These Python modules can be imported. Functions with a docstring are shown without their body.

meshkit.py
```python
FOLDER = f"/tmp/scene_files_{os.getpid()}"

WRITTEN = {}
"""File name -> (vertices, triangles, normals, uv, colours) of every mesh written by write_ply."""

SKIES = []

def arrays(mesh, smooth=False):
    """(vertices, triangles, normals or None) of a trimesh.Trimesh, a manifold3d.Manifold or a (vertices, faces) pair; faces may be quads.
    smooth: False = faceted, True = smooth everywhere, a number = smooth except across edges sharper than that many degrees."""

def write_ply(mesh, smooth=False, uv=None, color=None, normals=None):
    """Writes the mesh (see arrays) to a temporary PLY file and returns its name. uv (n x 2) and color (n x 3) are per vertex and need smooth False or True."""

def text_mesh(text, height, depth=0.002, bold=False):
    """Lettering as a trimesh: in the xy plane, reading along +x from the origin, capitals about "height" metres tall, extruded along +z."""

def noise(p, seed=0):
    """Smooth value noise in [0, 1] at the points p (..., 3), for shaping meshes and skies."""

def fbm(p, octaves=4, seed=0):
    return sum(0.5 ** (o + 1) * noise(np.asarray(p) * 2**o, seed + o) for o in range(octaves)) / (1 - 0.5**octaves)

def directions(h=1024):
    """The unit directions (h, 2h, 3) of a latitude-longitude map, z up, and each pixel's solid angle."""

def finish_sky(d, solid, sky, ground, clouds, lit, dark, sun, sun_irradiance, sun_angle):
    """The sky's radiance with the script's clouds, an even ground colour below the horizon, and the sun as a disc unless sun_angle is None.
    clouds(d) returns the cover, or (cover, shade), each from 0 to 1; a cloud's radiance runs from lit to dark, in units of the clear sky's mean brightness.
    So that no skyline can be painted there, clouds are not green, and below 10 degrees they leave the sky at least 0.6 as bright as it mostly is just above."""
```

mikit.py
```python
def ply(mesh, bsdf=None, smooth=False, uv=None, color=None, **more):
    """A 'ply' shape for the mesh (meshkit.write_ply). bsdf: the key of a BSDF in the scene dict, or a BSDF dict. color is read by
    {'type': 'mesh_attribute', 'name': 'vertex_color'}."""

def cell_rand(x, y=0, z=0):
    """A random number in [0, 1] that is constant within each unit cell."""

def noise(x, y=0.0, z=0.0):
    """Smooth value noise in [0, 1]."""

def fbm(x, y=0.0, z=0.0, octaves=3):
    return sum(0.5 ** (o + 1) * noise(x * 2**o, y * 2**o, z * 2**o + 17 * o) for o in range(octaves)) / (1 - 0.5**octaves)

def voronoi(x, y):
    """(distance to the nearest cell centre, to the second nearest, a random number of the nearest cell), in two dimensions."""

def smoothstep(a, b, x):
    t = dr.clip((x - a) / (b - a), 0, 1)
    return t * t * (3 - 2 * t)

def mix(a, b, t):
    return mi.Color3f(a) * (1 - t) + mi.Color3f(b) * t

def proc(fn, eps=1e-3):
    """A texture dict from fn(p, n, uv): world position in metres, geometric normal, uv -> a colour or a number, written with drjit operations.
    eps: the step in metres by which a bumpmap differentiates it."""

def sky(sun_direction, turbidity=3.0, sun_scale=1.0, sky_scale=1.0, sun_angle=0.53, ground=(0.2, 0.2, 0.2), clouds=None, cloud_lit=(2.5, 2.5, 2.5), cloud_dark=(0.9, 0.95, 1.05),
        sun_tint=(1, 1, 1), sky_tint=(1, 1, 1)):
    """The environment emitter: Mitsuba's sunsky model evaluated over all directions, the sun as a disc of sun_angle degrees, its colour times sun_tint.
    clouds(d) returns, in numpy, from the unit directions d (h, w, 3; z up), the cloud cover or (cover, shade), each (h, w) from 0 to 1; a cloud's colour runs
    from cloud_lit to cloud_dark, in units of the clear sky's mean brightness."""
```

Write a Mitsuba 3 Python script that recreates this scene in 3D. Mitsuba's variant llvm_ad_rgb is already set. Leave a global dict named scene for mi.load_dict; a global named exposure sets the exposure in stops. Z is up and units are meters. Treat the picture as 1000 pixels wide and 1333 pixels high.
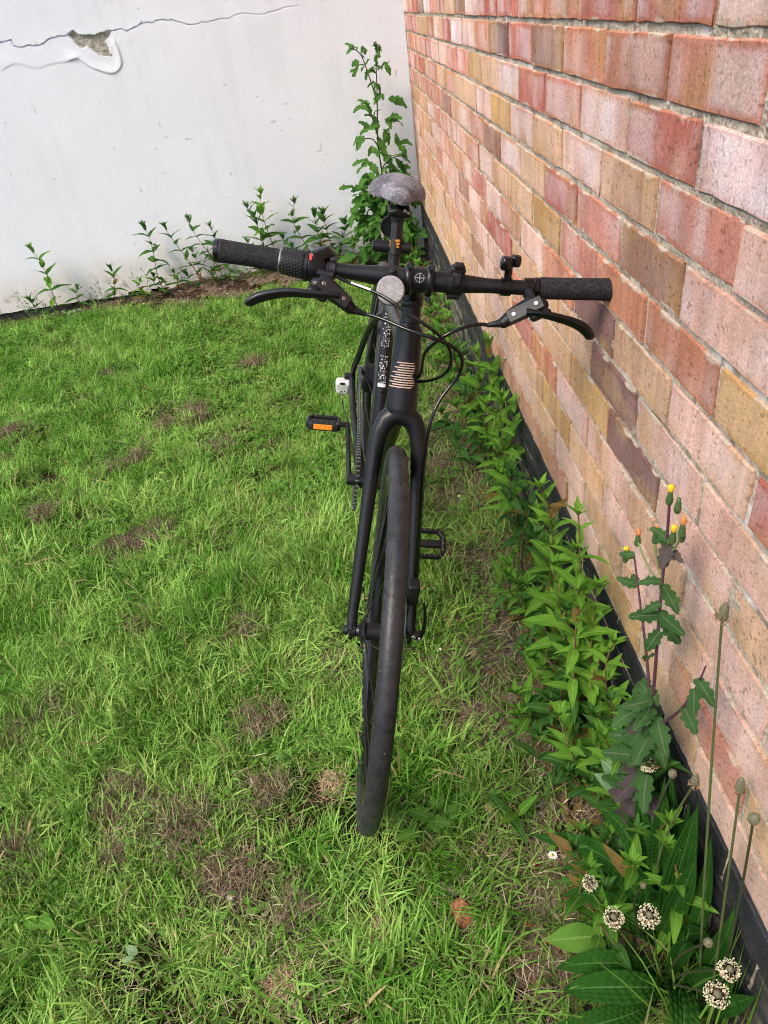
import math
import numpy as np, trimesh, manifold3d as m3, mitsuba as mi, drjit as dr
import mikit, meshkit
from mikit import noise, fbm, smoothstep, mix, proc, cell_rand
from scipy.spatial.transform import Rotation as Rn
from scipy.interpolate import CubicSpline

rng = np.random.default_rng(7)
T4 = mi.ScalarTransform4f
scene, labels = {"type": "scene"}, {}

# ------------------------------------------------------------------ camera, light, exposure
CAM = np.array([0.0, 0.0, 1.2836])
CR = Rn.from_euler('z', 2.29795169e-02) * Rn.from_euler('x', -6.13939086e-01) * Rn.from_euler('y', 1.47009032e-01)
FWD, UP = CR.apply([0, 1, 0]), CR.apply([0, 0, 1])
scene['camera'] = {'type': 'perspective', 'fov': math.degrees(2 * math.atan(500 / 933.744)), 'fov_axis': 'x',
                   'near_clip': 0.02, 'far_clip': 400.0,
                   'to_world': T4().look_at(origin=CAM.tolist(), target=(CAM + FWD).tolist(), up=UP.tolist())}
scene['sky_light'] = mikit.sky((-0.50, -0.42, 0.76), turbidity=3, sun_scale=0.60, sun_angle=26, clouds=lambda d: 1.0,
                               cloud_lit=(2.0, 2.40, 3.08), sun_tint=(0.97, 1.0, 1.06))
exposure = 2.28

WX, WY = 0.3734, 4.45          # brick wall face, white wall face
DPC = 0.32                     # top of the dark plinth courses


# ------------------------------------------------------------------ helpers
NEXT = {}


def fresh(key):
    if key not in scene:
        return key
    n = NEXT.get(key, 1)
    while f"{key}_{n:03d}" in scene:
        n += 1
    NEXT[key] = n
    return f"{key}_{n:03d}"


def put(key, mesh, bsdf, smooth=30, uv=None, **kw):
    key = fresh(key)
    scene[key] = mikit.ply(mesh, bsdf, smooth=smooth, uv=uv, **kw)
    return key


def thing(key, label, cat, group=None, kind=None):
    labels[key] = {'label': label}
    if cat:
        labels[key]['category'] = cat
    if group:
        labels[key]['group'] = group
    if kind:
        labels[key]['kind'] = kind


def mat4(R=None, t=(0, 0, 0), s=1.0):
    M = np.eye(4)
    M[:3, :3] = (np.eye(3) if R is None else np.asarray(R)) * s
    M[:3, 3] = t
    return T4(M.tolist())


def frame(z, x=None):
    """rotation whose local y runs along z-argument direction and local z is near x (the face normal)"""
    y = np.asarray(z, float); y = y / np.linalg.norm(y)
    n = np.array([0, 0, 1.0]) if x is None else np.asarray(x, float)
    a = np.cross(y, n)
    if np.linalg.norm(a) < 1e-4:
        a = np.cross(y, [1, 0, 0.1])
    a /= np.linalg.norm(a)
    n = np.cross(a, y)
    return np.stack([a, y, n], 1)


def curve(P, n):
    P = np.asarray(P, float)
    t = np.r_[0, np.cumsum(np.linalg.norm(np.diff(P, axis=0), axis=1))]
    return CubicSpline(t / t[-1], P)(np.linspace(0, 1, n))


def sweep(P, rx, ry=None, up=(0, 0, 1), sides=16, caps=True, power=2.0):
    """a tube along P; elliptical section rx (sideways) by ry (towards up)"""
    P = np.asarray(P, float); n = len(P)
    rx = np.broadcast_to(rx, (n,)).astype(float); ry = rx if ry is None else np.broadcast_to(ry, (n,)).astype(float)
    t = np.gradient(P, axis=0); t /= np.linalg.norm(t, axis=1, keepdims=True)
    upv = np.asarray(up, float)
    if abs(t[0] @ upv / np.linalg.norm(upv)) > 0.97:
        upv = np.array([0.3, 1, 0.1])
    V = []
    a = np.arange(sides) * 2 * np.pi / sides
    c, s = np.cos(a), np.sin(a)
    if power != 2.0:
        c = np.sign(c) * abs(c) ** (2 / power); s = np.sign(s) * abs(s) ** (2 / power)
    b = upv
    for i in range(n):
        b = b - t[i] * (b @ t[i]); b = b / np.linalg.norm(b)
        x = np.cross(t[i], b)
        V.append(P[i] + rx[i] * c[:, None] * x + ry[i] * s[:, None] * b)
    V = np.vstack(V)
    i, j = np.meshgrid(np.arange(n - 1), np.arange(sides), indexing='ij')
    q = np.stack([i * sides + j, i * sides + (j + 1) % sides, (i + 1) * sides + (j + 1) % sides, (i + 1) * sides + j], -1).reshape(-1, 4)
    F = np.vstack([q[:, [0, 1, 2]], q[:, [0, 2, 3]]])
    if caps:
        V = np.vstack([V, P[:1], P[-1:]]); k = np.arange(sides)
        F = np.vstack([F, np.stack([(k + 1) % sides, k, k * 0 + n * sides], 1),
                       np.stack([k + (n - 1) * sides, (k + 1) % sides + (n - 1) * sides, k * 0 + n * sides + 1], 1)])
    m = trimesh.Trimesh(V, F, process=False)
    if caps and m.volume < 0:
        m.invert()
    return m


def cyl(a, b, r, r2=None, sides=24, bevel=0.0):
    a, b = np.asarray(a, float), np.asarray(b, float)
    d = b - a; L = np.linalg.norm(d); d /= L
    r2 = r if r2 is None else r2
    if bevel:
        return sweep([a, a + d * 1e-5, a + d * bevel, b - d * bevel, b - d * 1e-5, b], [max(r - bevel, 1e-4)] * 2 + [r, r2] + [max(r2 - bevel, 1e-4)] * 2, sides=sides)
    return sweep([a, b], [r, r2], sides=sides)


def rbox(c, size, r=0.003, R=None, seg=8):
    """a box with rounded edges"""
    h = np.maximum(np.asarray(size, float) / 2 - r, 1e-4)
    sp = m3.Manifold.sphere(r, seg)
    m = m3.Manifold.batch_hull([sp.translate((x * h[0], y * h[1], z * h[2])) for x in (-1, 1) for y in (-1, 1) for z in (-1, 1)])
    me = m.to_mesh(); v = np.array(me.vert_properties[:, :3], float)
    if R is not None:
        v = v @ np.asarray(R).T
    return trimesh.Trimesh(v + c, np.array(me.tri_verts), process=False)


def chain(P, r, seg=20):
    """hulls of neighbouring spheres, united"""
    P = np.asarray(P, float); r = np.broadcast_to(r, (len(P),))
    sp = [m3.Manifold.sphere(float(q), seg).translate(tuple(p)) for p, q in zip(P, r)]
    out = m3.Manifold()
    for a, b in zip(sp[:-1], sp[1:]):
        out = out + m3.Manifold.batch_hull([a, b])
    return out


def tm(man):
    me = man.to_mesh()
    return trimesh.Trimesh(np.array(me.vert_properties[:, :3], float), np.array(me.tri_verts), process=False)


def cat(*ms):
    return trimesh.util.concatenate(list(ms))


def torus(c, R, r, ax=0, n=96, k=14, ry=None):
    a = np.arange(n) * 2 * np.pi / n
    b = np.arange(k) * 2 * np.pi / k
    A, B = np.meshgrid(a, b, indexing='ij')
    rad = R + r * np.cos(B); off = (r if ry is None else ry) * np.sin(B)
    e = [off, rad * np.cos(A), rad * np.sin(A)]
    e = [e, [e[1], e[0], e[2]], [e[1], e[2], e[0]]][ax]
    V = np.stack(e, -1).reshape(-1, 3) + c
    i, j = np.meshgrid(np.arange(n), np.arange(k), indexing='ij')
    q = np.stack([i * k + j, ((i + 1) % n) * k + j, ((i + 1) % n) * k + (j + 1) % k, i * k + (j + 1) % k], -1).reshape(-1, 4)
    m = trimesh.Trimesh(V, np.vstack([q[:, [0, 1, 2]], q[:, [0, 2, 3]]]), process=False)
    if m.volume < 0:
        m.invert()
    return m


def rgb(v):
    return {'type': 'rgb', 'value': list(v)}


def twosided(b):
    return {'type': 'twosided', 'bsdf': b}


def sr(r, g, b):
    """sRGB 0-255 to linear"""
    c = np.array([r, g, b]) / 255.0
    return np.where(c < 0.04045, c / 12.92, ((c + 0.055) / 1.055) ** 2.4)


# ------------------------------------------------------------------ materials
PAL = dict(R=(166, 98, 84), P=(198, 160, 146), W=(208, 180, 177), O=(178, 120, 94), S=(184, 124, 108), B=(146, 108, 89), Y=(180, 142, 94),
           T=(190, 153, 124), D=(120, 88, 82))
BRICKS = {(12, 10): 'P', (12, 9): 'R', (12, 8): 'R', (12, 7): 'O', (12, 6): 'O', (12, 5): 'R', (12, 4): 'R', (12, 3): 'P', (12, 2): 'R', (11, 11): 'W', (11, 10): 'P', (11, 9): 'O', (11, 8): 'D', (11, 7): 'R', (11, 6): 'B', (11, 5): 'O', (11, 4): 'O', (11, 3): 'S', (10, 10): 'Y', (10, 9): 'T', (10, 8): 'P', (10, 7): 'R', (10, 6): 'S', (10, 5): 'P', (10, 4): 'R', (10, 3): 'W', (9, 10): 'T', (9, 8): 'Y', (9, 7): 'P', (9, 6): 'T', (9, 5): 'P', (9, 4): 'T', (9, 3): 'S', (9, 2): 'P', (8, 13): 'D', (8, 11): 'P', (8, 10): 'O', (8, 9): 'B', (8, 8): 'P', (8, 7): 'T', (8, 6): 'R', (8, 5): 'S', (8, 4): 'B', (8, 3): 'P', (7, 6): 'Y', (7, 5): 'S', (7, 4): 'O', (7, 3): 'O', (7, 2): 'Y', (6, 7): 'P', (6, 6): 'O', (6, 5): 'D', (6, 4): 'T', (6, 3): 'P', (5, 8): 'R', (5, 6): 'T', (5, 4): 'D', (5, 3): 'P', (5, 2): 'P', (4, 7): 'P', (4, 5): 'Y', (4, 4): 'D', (4, 3): 'P', (4, 2): 'T', (3, 6): 'O', (3, 5): 'P', (3, 2): 'P', (2, 9): 'P', (2, 3): 'P', (2, 2): 'P', (1, 7): 'P', (1, 5): 'P', (1, 3): 'P', (1, 2): 'S', (0, 8): 'O', (0, 7): 'O', (0, 6): 'R'}
NC, NK, K0 = 40, 44, 20
tab = np.zeros((NC, NK, 4))
brng = np.random.default_rng(11)
for c in range(NC):
    for k in range(NK):
        hi = np.clip((c - 2) / 10, 0, 1)
        low = brng.choice(list('PPPTTTYOPB'), p=[.16, .14, .1, .14, .12, .09, .1, .07, .05, .03])
        high = brng.choice(list('RPOSRTBSWD'), p=[.2, .16, .14, .16, .1, .08, .06, .05, .03, .02])
        q = BRICKS.get((c, k - K0)) or (high if brng.random() < hi else low)
        lin = sr(*PAL[str(q)]) * brng.uniform(0.88, 1.12)
        if k - K0 > 10 and c < 9:
            lin = lin * 0.5 + (sr(182, 142, 110) if c < 4 else sr(168, 119, 97)) * 0.5
        w = {'W': .9, 'P': .55, 'R': .35, 'S': .4, 'O': .35}.get(str(q), .15) * (0.35 + 0.65 * hi)
        tab[c, k] = [*lin, w]
TAB = [mi.Float(np.ascontiguousarray(tab[..., i].ravel(), dtype=np.float32)) for i in range(4)]


def brick_cell(p):
    z = (p.z - DPC) / 0.075
    c = dr.floor(z)
    odd = c - 2 * dr.floor(c / 2)
    yy = (p.y - dr.select(odd > 0.5, 0.0379, -0.0674)) / 0.225
    k = dr.floor(yy)
    return c, k, yy - k, z - c


def brick_rgb(p, n, uv):
    c, k, fy, fz = brick_cell(p)
    idx = mi.UInt32(mi.Int32(dr.clip(c, 0, NC - 1) * NK + dr.clip(k + K0, 0, NK - 1)))
    base = mi.Color3f(*[dr.gather(mi.Float, TAB[i], idx) for i in range(3)])
    wht = dr.clip(dr.gather(mi.Float, TAB[3], idx) * 1.25, 0, 1)
    r1 = cell_rand(c + 50, k + 50, 3)
    y, z = p.y, p.z
    streak = fbm(y * 95 + r1 * 40, z * 7 + c * 3.7, 0.0, 2)
    streak2 = noise(y * 30 + r1 * 70, z * 3 + c * 5.1, 0.5)
    blot = fbm(y * 16 + 3.1 * k, z * 20 + 9.2 * c, 1.5, 3)
    edge = dr.minimum(dr.minimum(fy, 1 - fy) * 3.0, dr.minimum(fz - .06, 0.94 - fz))
    col = base * (0.56 + 0.34 * streak + 0.50 * blot) * (0.80 + 0.36 * fbm(y * 3.1, z * 3.7, 12.0, 3))
    ochre = smoothstep(0.54, 0.76, fbm(y * 9 + 11 * r1, z * 11 + 5 * c, 4.0, 2)) * 0.45
    col = mix(col, mi.Color3f(0.40, 0.245, 0.085) * (0.7 + 0.6 * streak), ochre)
    dusk = smoothstep(0.56, 0.80, noise(y * 22 + 5 * c, z * 6, 7.0)) * 0.38
    col = mix(col, col * mi.Color3f(0.60, 0.50, 0.50), dusk)
    eff = smoothstep(0.40, 0.72, fbm(y * 13 + 4 * c, z * 9 + 2.2 * k, 2.7, 3) * 0.75 + 0.35 * streak2) * wht
    eff = eff * smoothstep(0.02, 0.16, edge + 0.10 * (blot - 0.5))
    col = mix(col, mi.Color3f(0.66, 0.57, 0.58), eff)
    red = (1 - smoothstep(0.0, 0.11, edge + 0.10 * (blot - 0.5))) * 0.32
    col = mix(col, mi.Color3f(0.46, 0.20, 0.115), red * smoothstep(5, 9, c))
    smear = smoothstep(0.075, 0.0, edge + 0.42 * (fbm(y * 34, z * 40, 21.0, 3) - 0.36)) * 0.75
    col = mix(col, mi.Color3f(0.47, 0.415, 0.34), smear)
    chip = smoothstep(0.84, 0.92, noise(y * 150 + 3 * k, z * 150 + 7 * c, 31.0)) * smoothstep(0.35, 0.6, blot)
    col = mix(col, col * mi.Color3f(0.45, 0.36, 0.33), chip * 0.55)
    splash = smoothstep(0.62, 0.32, z + 0.25 * (fbm(y * 7, z * 9, 41.0, 3) - 0.5)) * 0.30
    col = mix(col, mi.Color3f(0.34, 0.27, 0.16), splash)
    g = noise(y * 640, z * 640, 3.3)
    g2 = noise(y * 230, z * 230, 9.3)
    pits = smoothstep(0.70, 0.84, g2) * (0.3 + 0.5 * blot)
    col = col * (0.72 + 0.56 * g) * (1 - 0.62 * pits)
    return dr.clip(col, 0.01, 0.85)


def brick_h(p, n, uv):
    c, k, fy, fz = brick_cell(p)
    return noise(p.y * 520, p.z * 520, 1.0) * 0.6 + noise(p.y * 230, p.z * 230, 5.0) * 0.9 + 0.8 * noise(p.y * 120, p.z * 9, c)


scene['brick_bsdf'] = {'type': 'bumpmap', 'arbitrary': proc(brick_h, eps=6e-4), 'scale': 0.0006,
                       'nested': {'type': 'principled', 'base_color': proc(brick_rgb), 'roughness': 0.88, 'specular': 0.25}}


def mortar_rgb(p, n, uv):
    a = fbm(p.y * 30, p.z * 45, 2.0, 3)
    g = noise(p.y * 420, p.z * 420, 2.0)
    chalk = smoothstep(0.66, 0.85, fbm(p.y * 14 + 8, p.z * 14, 5.0, 2))
    col = mix((0.31, 0.26, 0.20), (0.57, 0.50, 0.415), a) * (0.65 + 0.7 * g)
    col = mix(col, (0.72, 0.71, 0.68), chalk * 0.7)
    return mix(col, (0.12, 0.10, 0.07), smoothstep(0.62, 0.8, noise(p.y * 60, p.z * 60, 8.0)) * 0.5)


scene['mortar_bsdf'] = {'type': 'bumpmap', 'arbitrary': proc(lambda p, n, uv: fbm(p.y * 220, p.z * 220, 1.0, 3), eps=8e-4), 'scale': 0.004,
                        'nested': {'type': 'diffuse', 'reflectance': proc(mortar_rgb)}}


def plinth_rgb(p, n, uv):
    a = fbm(p.y * 25, p.z * 30, 2.0, 3)
    g = noise(p.y * 400, p.z * 400, 4.0)
    col = mix((0.007, 0.0075, 0.009), (0.034, 0.035, 0.041), a) * (0.6 + 0.8 * g)
    return mix(col, (0.20, 0.18, 0.14), smoothstep(0.45, 0.8, fbm(p.y * 9, p.z * 26, 6.0, 3)) * 0.7 * smoothstep(0.30, 0.12, p.z))


scene['plinth_bsdf'] = {'type': 'bumpmap', 'arbitrary': proc(lambda p, n, uv: noise(p.y * 300, p.z * 300, 1.0), eps=8e-4), 'scale': 0.0006,
                        'nested': {'type': 'principled', 'base_color': proc(plinth_rgb), 'roughness': 0.6, 'specular': 0.4}}


def white_rgb(p, n, uv):
    a = fbm(p.x * 2.2, p.z * 2.2, 1.0, 4)
    col = mix((0.715, 0.73, 0.79), (0.785, 0.80, 0.855), a)
    g = noise(p.x * 130, p.z * 130, 2.0)
    col = col * (0.975 + 0.05 * g)
    streak = smoothstep(0.52, 0.85, fbm(p.x * 14, p.z * 1.6, 7.0, 3))
    col = mix(col, (0.52, 0.53, 0.54), streak * 0.14)
    low = smoothstep(0.34, 0.02, p.z + 0.22 * (fbm(p.x * 5, p.z * 6, 3.0, 3) - 0.5))
    col = mix(col, (0.60, 0.53, 0.42), low * 0.55)
    smut = smoothstep(0.55, 0.80, fbm(p.x * 22, p.z * 26, 9.0, 3)) * smoothstep(0.22, 0.02, p.z)
    col = mix(col, (0.22, 0.19, 0.14), smut * 0.65)
    spots = smoothstep(0.90, 0.97, noise(p.x * 40, p.z * 40, 3.0)) * 0.45
    return mix(col, (0.35, 0.34, 0.33), spots * smoothstep(0.58, 0.70, noise(p.x * 6, p.z * 6, 4.0)))


def white_h(p, n, uv):
    return (0.55 * fbm(p.x * 26, p.z * 38, 2.0, 3) + 0.22 * noise(p.x * 120, p.z * 120, 1.0)
            + 0.30 * smoothstep(0.60, 0.70, noise(p.x * 34, p.z * 20, 6.0)))


scene['white_bsdf'] = {'type': 'bumpmap', 'arbitrary': proc(white_h, eps=2e-3), 'scale': 0.0011,
                       'nested': {'type': 'principled', 'base_color': proc(white_rgb), 'roughness': 0.75, 'specular': 0.25}}
scene['bare_cement_bsdf'] = {'type': 'bumpmap', 'arbitrary': proc(lambda p, n, uv: fbm(p.x * 90, p.z * 90, 1.0, 3), eps=1e-3), 'scale': 0.008,
                             'nested': {'type': 'diffuse', 'reflectance': proc(lambda p, n, uv: mix((0.20, 0.185, 0.14), (0.58, 0.55, 0.48), fbm(p.x * 40, p.z * 55, 3.0, 4)))}}


def soil_rgb(p, n, uv):
    a = fbm(p.x * 14, p.y * 14, 1.0, 3)
    b = fbm(p.x * 110, p.y * 110, 2.0, 3)
    g = noise(p.x * 420, p.y * 420, 3.0)
    lawn = smoothstep(0.10, -0.02, p.x + 0.14 * (a - 0.5)) * smoothstep(4.15, 3.9, p.y)
    bare = mix((0.016, 0.011, 0.008), (0.085, 0.057, 0.037), b)
    moss = mix((0.013, 0.018, 0.006), (0.040, 0.042, 0.015), b)
    col = mix(bare, moss, lawn * smoothstep(0.25, 0.5, a))
    chip = smoothstep(0.80, 0.90, noise(p.x * 170, p.y * 170, 5.0))
    col = mix(col, (0.26, 0.19, 0.13), chip * 0.55)
    return col * (0.6 + 0.8 * g)


scene['soil_bsdf'] = {'type': 'bumpmap', 'arbitrary': proc(lambda p, n, uv: fbm(p.x * 150, p.y * 150, 1.0, 3), eps=1e-3), 'scale': 0.010,
                      'nested': {'type': 'diffuse', 'reflectance': proc(soil_rgb)}}
scene['footing_bsdf'] = {'type': 'bumpmap', 'arbitrary': proc(lambda p, n, uv: fbm(p.x * 120, p.z * 120, p.y * 120, 3), eps=1e-3), 'scale': 0.006,
                         'nested': {'type': 'diffuse', 'reflectance': proc(lambda p, n, uv: mix((0.018, 0.018, 0.019), (0.075, 0.072, 0.066), fbm(p.x * 50, p.z * 60, p.y * 50, 3)))}}


def thin(color, diff=0.7, rough=0.55, spec=None):
    # principledthin: diff_trans runs 0..2, 1 = as much through as back
    return {'type': 'principledthin', 'base_color': color, 'diff_trans': diff, 'roughness': rough, 'eta': 1.4}


def grass_rgb(p, n, uv):
    big = fbm(p.x * 1.9, p.y * 1.9, 3.0, 3)
    mid = fbm(p.x * 8, p.y * 8, 5.0, 2)
    col = mix((0.075, 0.230, 0.020), (0.350, 0.585, 0.130), dr.clip(0.75 * uv.x + 1.1 * (mid - 0.5) + 0.12, 0, 1))
    col = mix(col, (0.42, 0.56, 0.16), smoothstep(0.50, 0.72, big) * 0.55 * smoothstep(0.2, 0.9, uv.x))
    pale = smoothstep(0.93, 0.95, uv.x)
    col = mix(col, (0.42, 0.35, 0.17), pale)
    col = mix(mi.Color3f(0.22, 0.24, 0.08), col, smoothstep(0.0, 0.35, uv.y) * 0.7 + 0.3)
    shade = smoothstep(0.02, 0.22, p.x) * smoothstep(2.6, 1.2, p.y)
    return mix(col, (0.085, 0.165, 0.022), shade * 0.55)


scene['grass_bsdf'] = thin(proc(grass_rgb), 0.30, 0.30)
scene['straw_bsdf'] = twosided({'type': 'diffuse', 'reflectance': proc(lambda p, n, uv: mix(mix((0.095, 0.070, 0.046), (0.36, 0.28, 0.185), uv.x), (0.52, 0.43, 0.29), smoothstep(0.86, 0.95, uv.x)) * (0.75 + 0.5 * noise(p.x * 30, p.y * 30, 1.0)))})
scene['pale_straw_bsdf'] = twosided({'type': 'diffuse', 'reflectance': proc(lambda p, n, uv: mix((0.30, 0.19, 0.11), (0.58, 0.42, 0.28), uv.x))})


def leaf_color(dark, light, rib, seed, dull=0.0, ribw=0.07, veins=9.0, vein=0.5):
    def fn(p, n, uv):
        x = dr.abs(uv.x - 0.5) * 2
        mid = smoothstep(ribw * 1.6, ribw * 0.6, x)
        v = dr.abs((uv.y + 0.22 * x) * veins - dr.floor((uv.y + 0.22 * x) * veins) - 0.5)
        vn = smoothstep(0.09, 0.02, v) * vein * smoothstep(1.0, 0.5, x)
        a = fbm(p.x * 38 + seed, p.y * 38, p.z * 38, 3)
        b = noise(p.x * 7 + seed, p.y * 7, p.z * 7)
        col = mix(dark, light, dr.clip(0.55 * a + 0.75 * b - 0.12, 0, 1))
        return mix(col, rib, dr.clip(mid * 0.75 + vn * 0.4, 0, 1))
    return proc(fn)


def leaf_bsdf(name, dark, light, rib, seed, rough=0.42, diff=0.65, **kw):
    scene[name] = thin(leaf_color(dark, light, rib, seed, **kw), diff, rough)


leaf_bsdf('herb_leaf_bsdf', (0.050, 0.160, 0.016), (0.180, 0.385, 0.045), (0.30, 0.46, 0.13), 1.0)
leaf_bsdf('herb_leaf_dark_bsdf', (0.024, 0.090, 0.016), (0.085, 0.215, 0.042), (0.18, 0.30, 0.11), 2.0)
leaf_bsdf('herb_leaf_red_bsdf', (0.13, 0.10, 0.03), (0.24, 0.17, 0.05), (0.30, 0.14, 0.09), 3.0)
leaf_bsdf('thistle_leaf_bsdf', (0.028, 0.085, 0.026), (0.080, 0.170, 0.055), (0.16, 0.20, 0.12), 4.0, vein=0.7)
leaf_bsdf('thistle_purple_bsdf', (0.055, 0.040, 0.048), (0.125, 0.110, 0.095), (0.16, 0.10, 0.13), 5.0, vein=0.8)
leaf_bsdf('corner_leaf_bsdf', (0.030, 0.115, 0.022), (0.125, 0.290, 0.055), (0.14, 0.24, 0.08), 6.0)
leaf_bsdf('plantain_bsdf', (0.013, 0.056, 0.009), (0.040, 0.128, 0.020), (0.10, 0.23, 0.06), 7.0, rough=0.2, diff=0.5, veins=0.01, vein=0.0, ribw=0.05)
leaf_bsdf('weed_leaf_bsdf', (0.075, 0.200, 0.022), (0.17, 0.34, 0.06), (0.24, 0.40, 0.12), 8.0, veins=5.0)
leaf_bsdf('sage_leaf_bsdf', (0.13, 0.24, 0.11), (0.24, 0.36, 0.19), (0.34, 0.45, 0.26), 9.0, veins=5.0)
leaf_bsdf('red_leaf_bsdf', (0.30, 0.020, 0.022), (0.55, 0.075, 0.075), (0.60, 0.18, 0.15), 10.0)
leaf_bsdf('brown_leaf_bsdf', (0.10, 0.055, 0.028), (0.28, 0.16, 0.085), (0.34, 0.22, 0.12), 11.0)


def plain(name, col, rough=0.5, var=0.25, f=40, metallic=0.0, spec=0.5, bump=0.0, bf=300, **kw):
    c0 = mi.Color3f(*[float(v) for v in col])

    def fn(p, n, uv):
        return c0 * (1 - var + 2 * var * fbm(p.x * f, p.y * f, p.z * f, 3))
    b = {'type': 'principled', 'base_color': proc(fn), 'roughness': rough, 'metallic': metallic, 'specular': spec, **kw}
    if bump:
        b = {'type': 'bumpmap', 'arbitrary': proc(lambda p, n, uv: noise(p.x * bf, p.y * bf, p.z * bf), eps=4e-4), 'scale': bump, 'nested': b}
    scene[name] = b


plain('stem_green_bsdf', (0.14, 0.21, 0.06), 0.5, 0.3, 25)
plain('stem_red_bsdf', (0.17, 0.09, 0.05), 0.5, 0.3, 25)
plain('stem_purple_bsdf', (0.085, 0.035, 0.055), 0.45, 0.35, 25)
plain('stem_dark_bsdf', (0.035, 0.040, 0.018), 0.5, 0.3, 25)
plain('bud_green_bsdf', (0.060, 0.115, 0.035), 0.5, 0.45, 200)
plain('yellow_petal_bsdf', (0.80, 0.50, 0.02), 0.6, 0.25, 200)
plain('orange_petal_bsdf', (0.60, 0.22, 0.06), 0.6, 0.25, 200)
plain('white_petal_bsdf', (0.82, 0.82, 0.80), 0.6, 0.08, 80)
plain('seed_head_bsdf', (0.15, 0.14, 0.085), 0.7, 0.6, 450)
plain('seed_brown_bsdf', (0.30, 0.175, 0.085), 0.7, 0.45, 350)
plain('stamen_bsdf', (0.64, 0.58, 0.40), 0.6, 0.2, 200)
plain('shard_bsdf', (0.36, 0.15, 0.075), 0.9, 0.55, 60, bump=0.002)
plain('pale_stone_bsdf', (0.34, 0.30, 0.26), 0.85, 0.6, 60, bump=0.002)
plain('crumb_bsdf', (0.135, 0.098, 0.066), 0.95, 0.6, 45)
# bicycle


def frame_rgb(p, n, uv):
    a = fbm(p.x * 30, p.y * 30, p.z * 30, 3)
    dust = smoothstep(0.55, 0.85, fbm(p.x * 22, p.y * 22, p.z * 22, 4)) * smoothstep(-0.2, 0.7, n.z) * 0.10
    fleck = smoothstep(0.93, 0.97, noise(p.x * 260, p.y * 260, p.z * 260)) * 0.30
    return mix(mi.Color3f(0.0062, 0.0065, 0.0082) * (0.8 + 0.4 * a), (0.16, 0.15, 0.14), dr.clip(dust + fleck, 0, 1))


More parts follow.
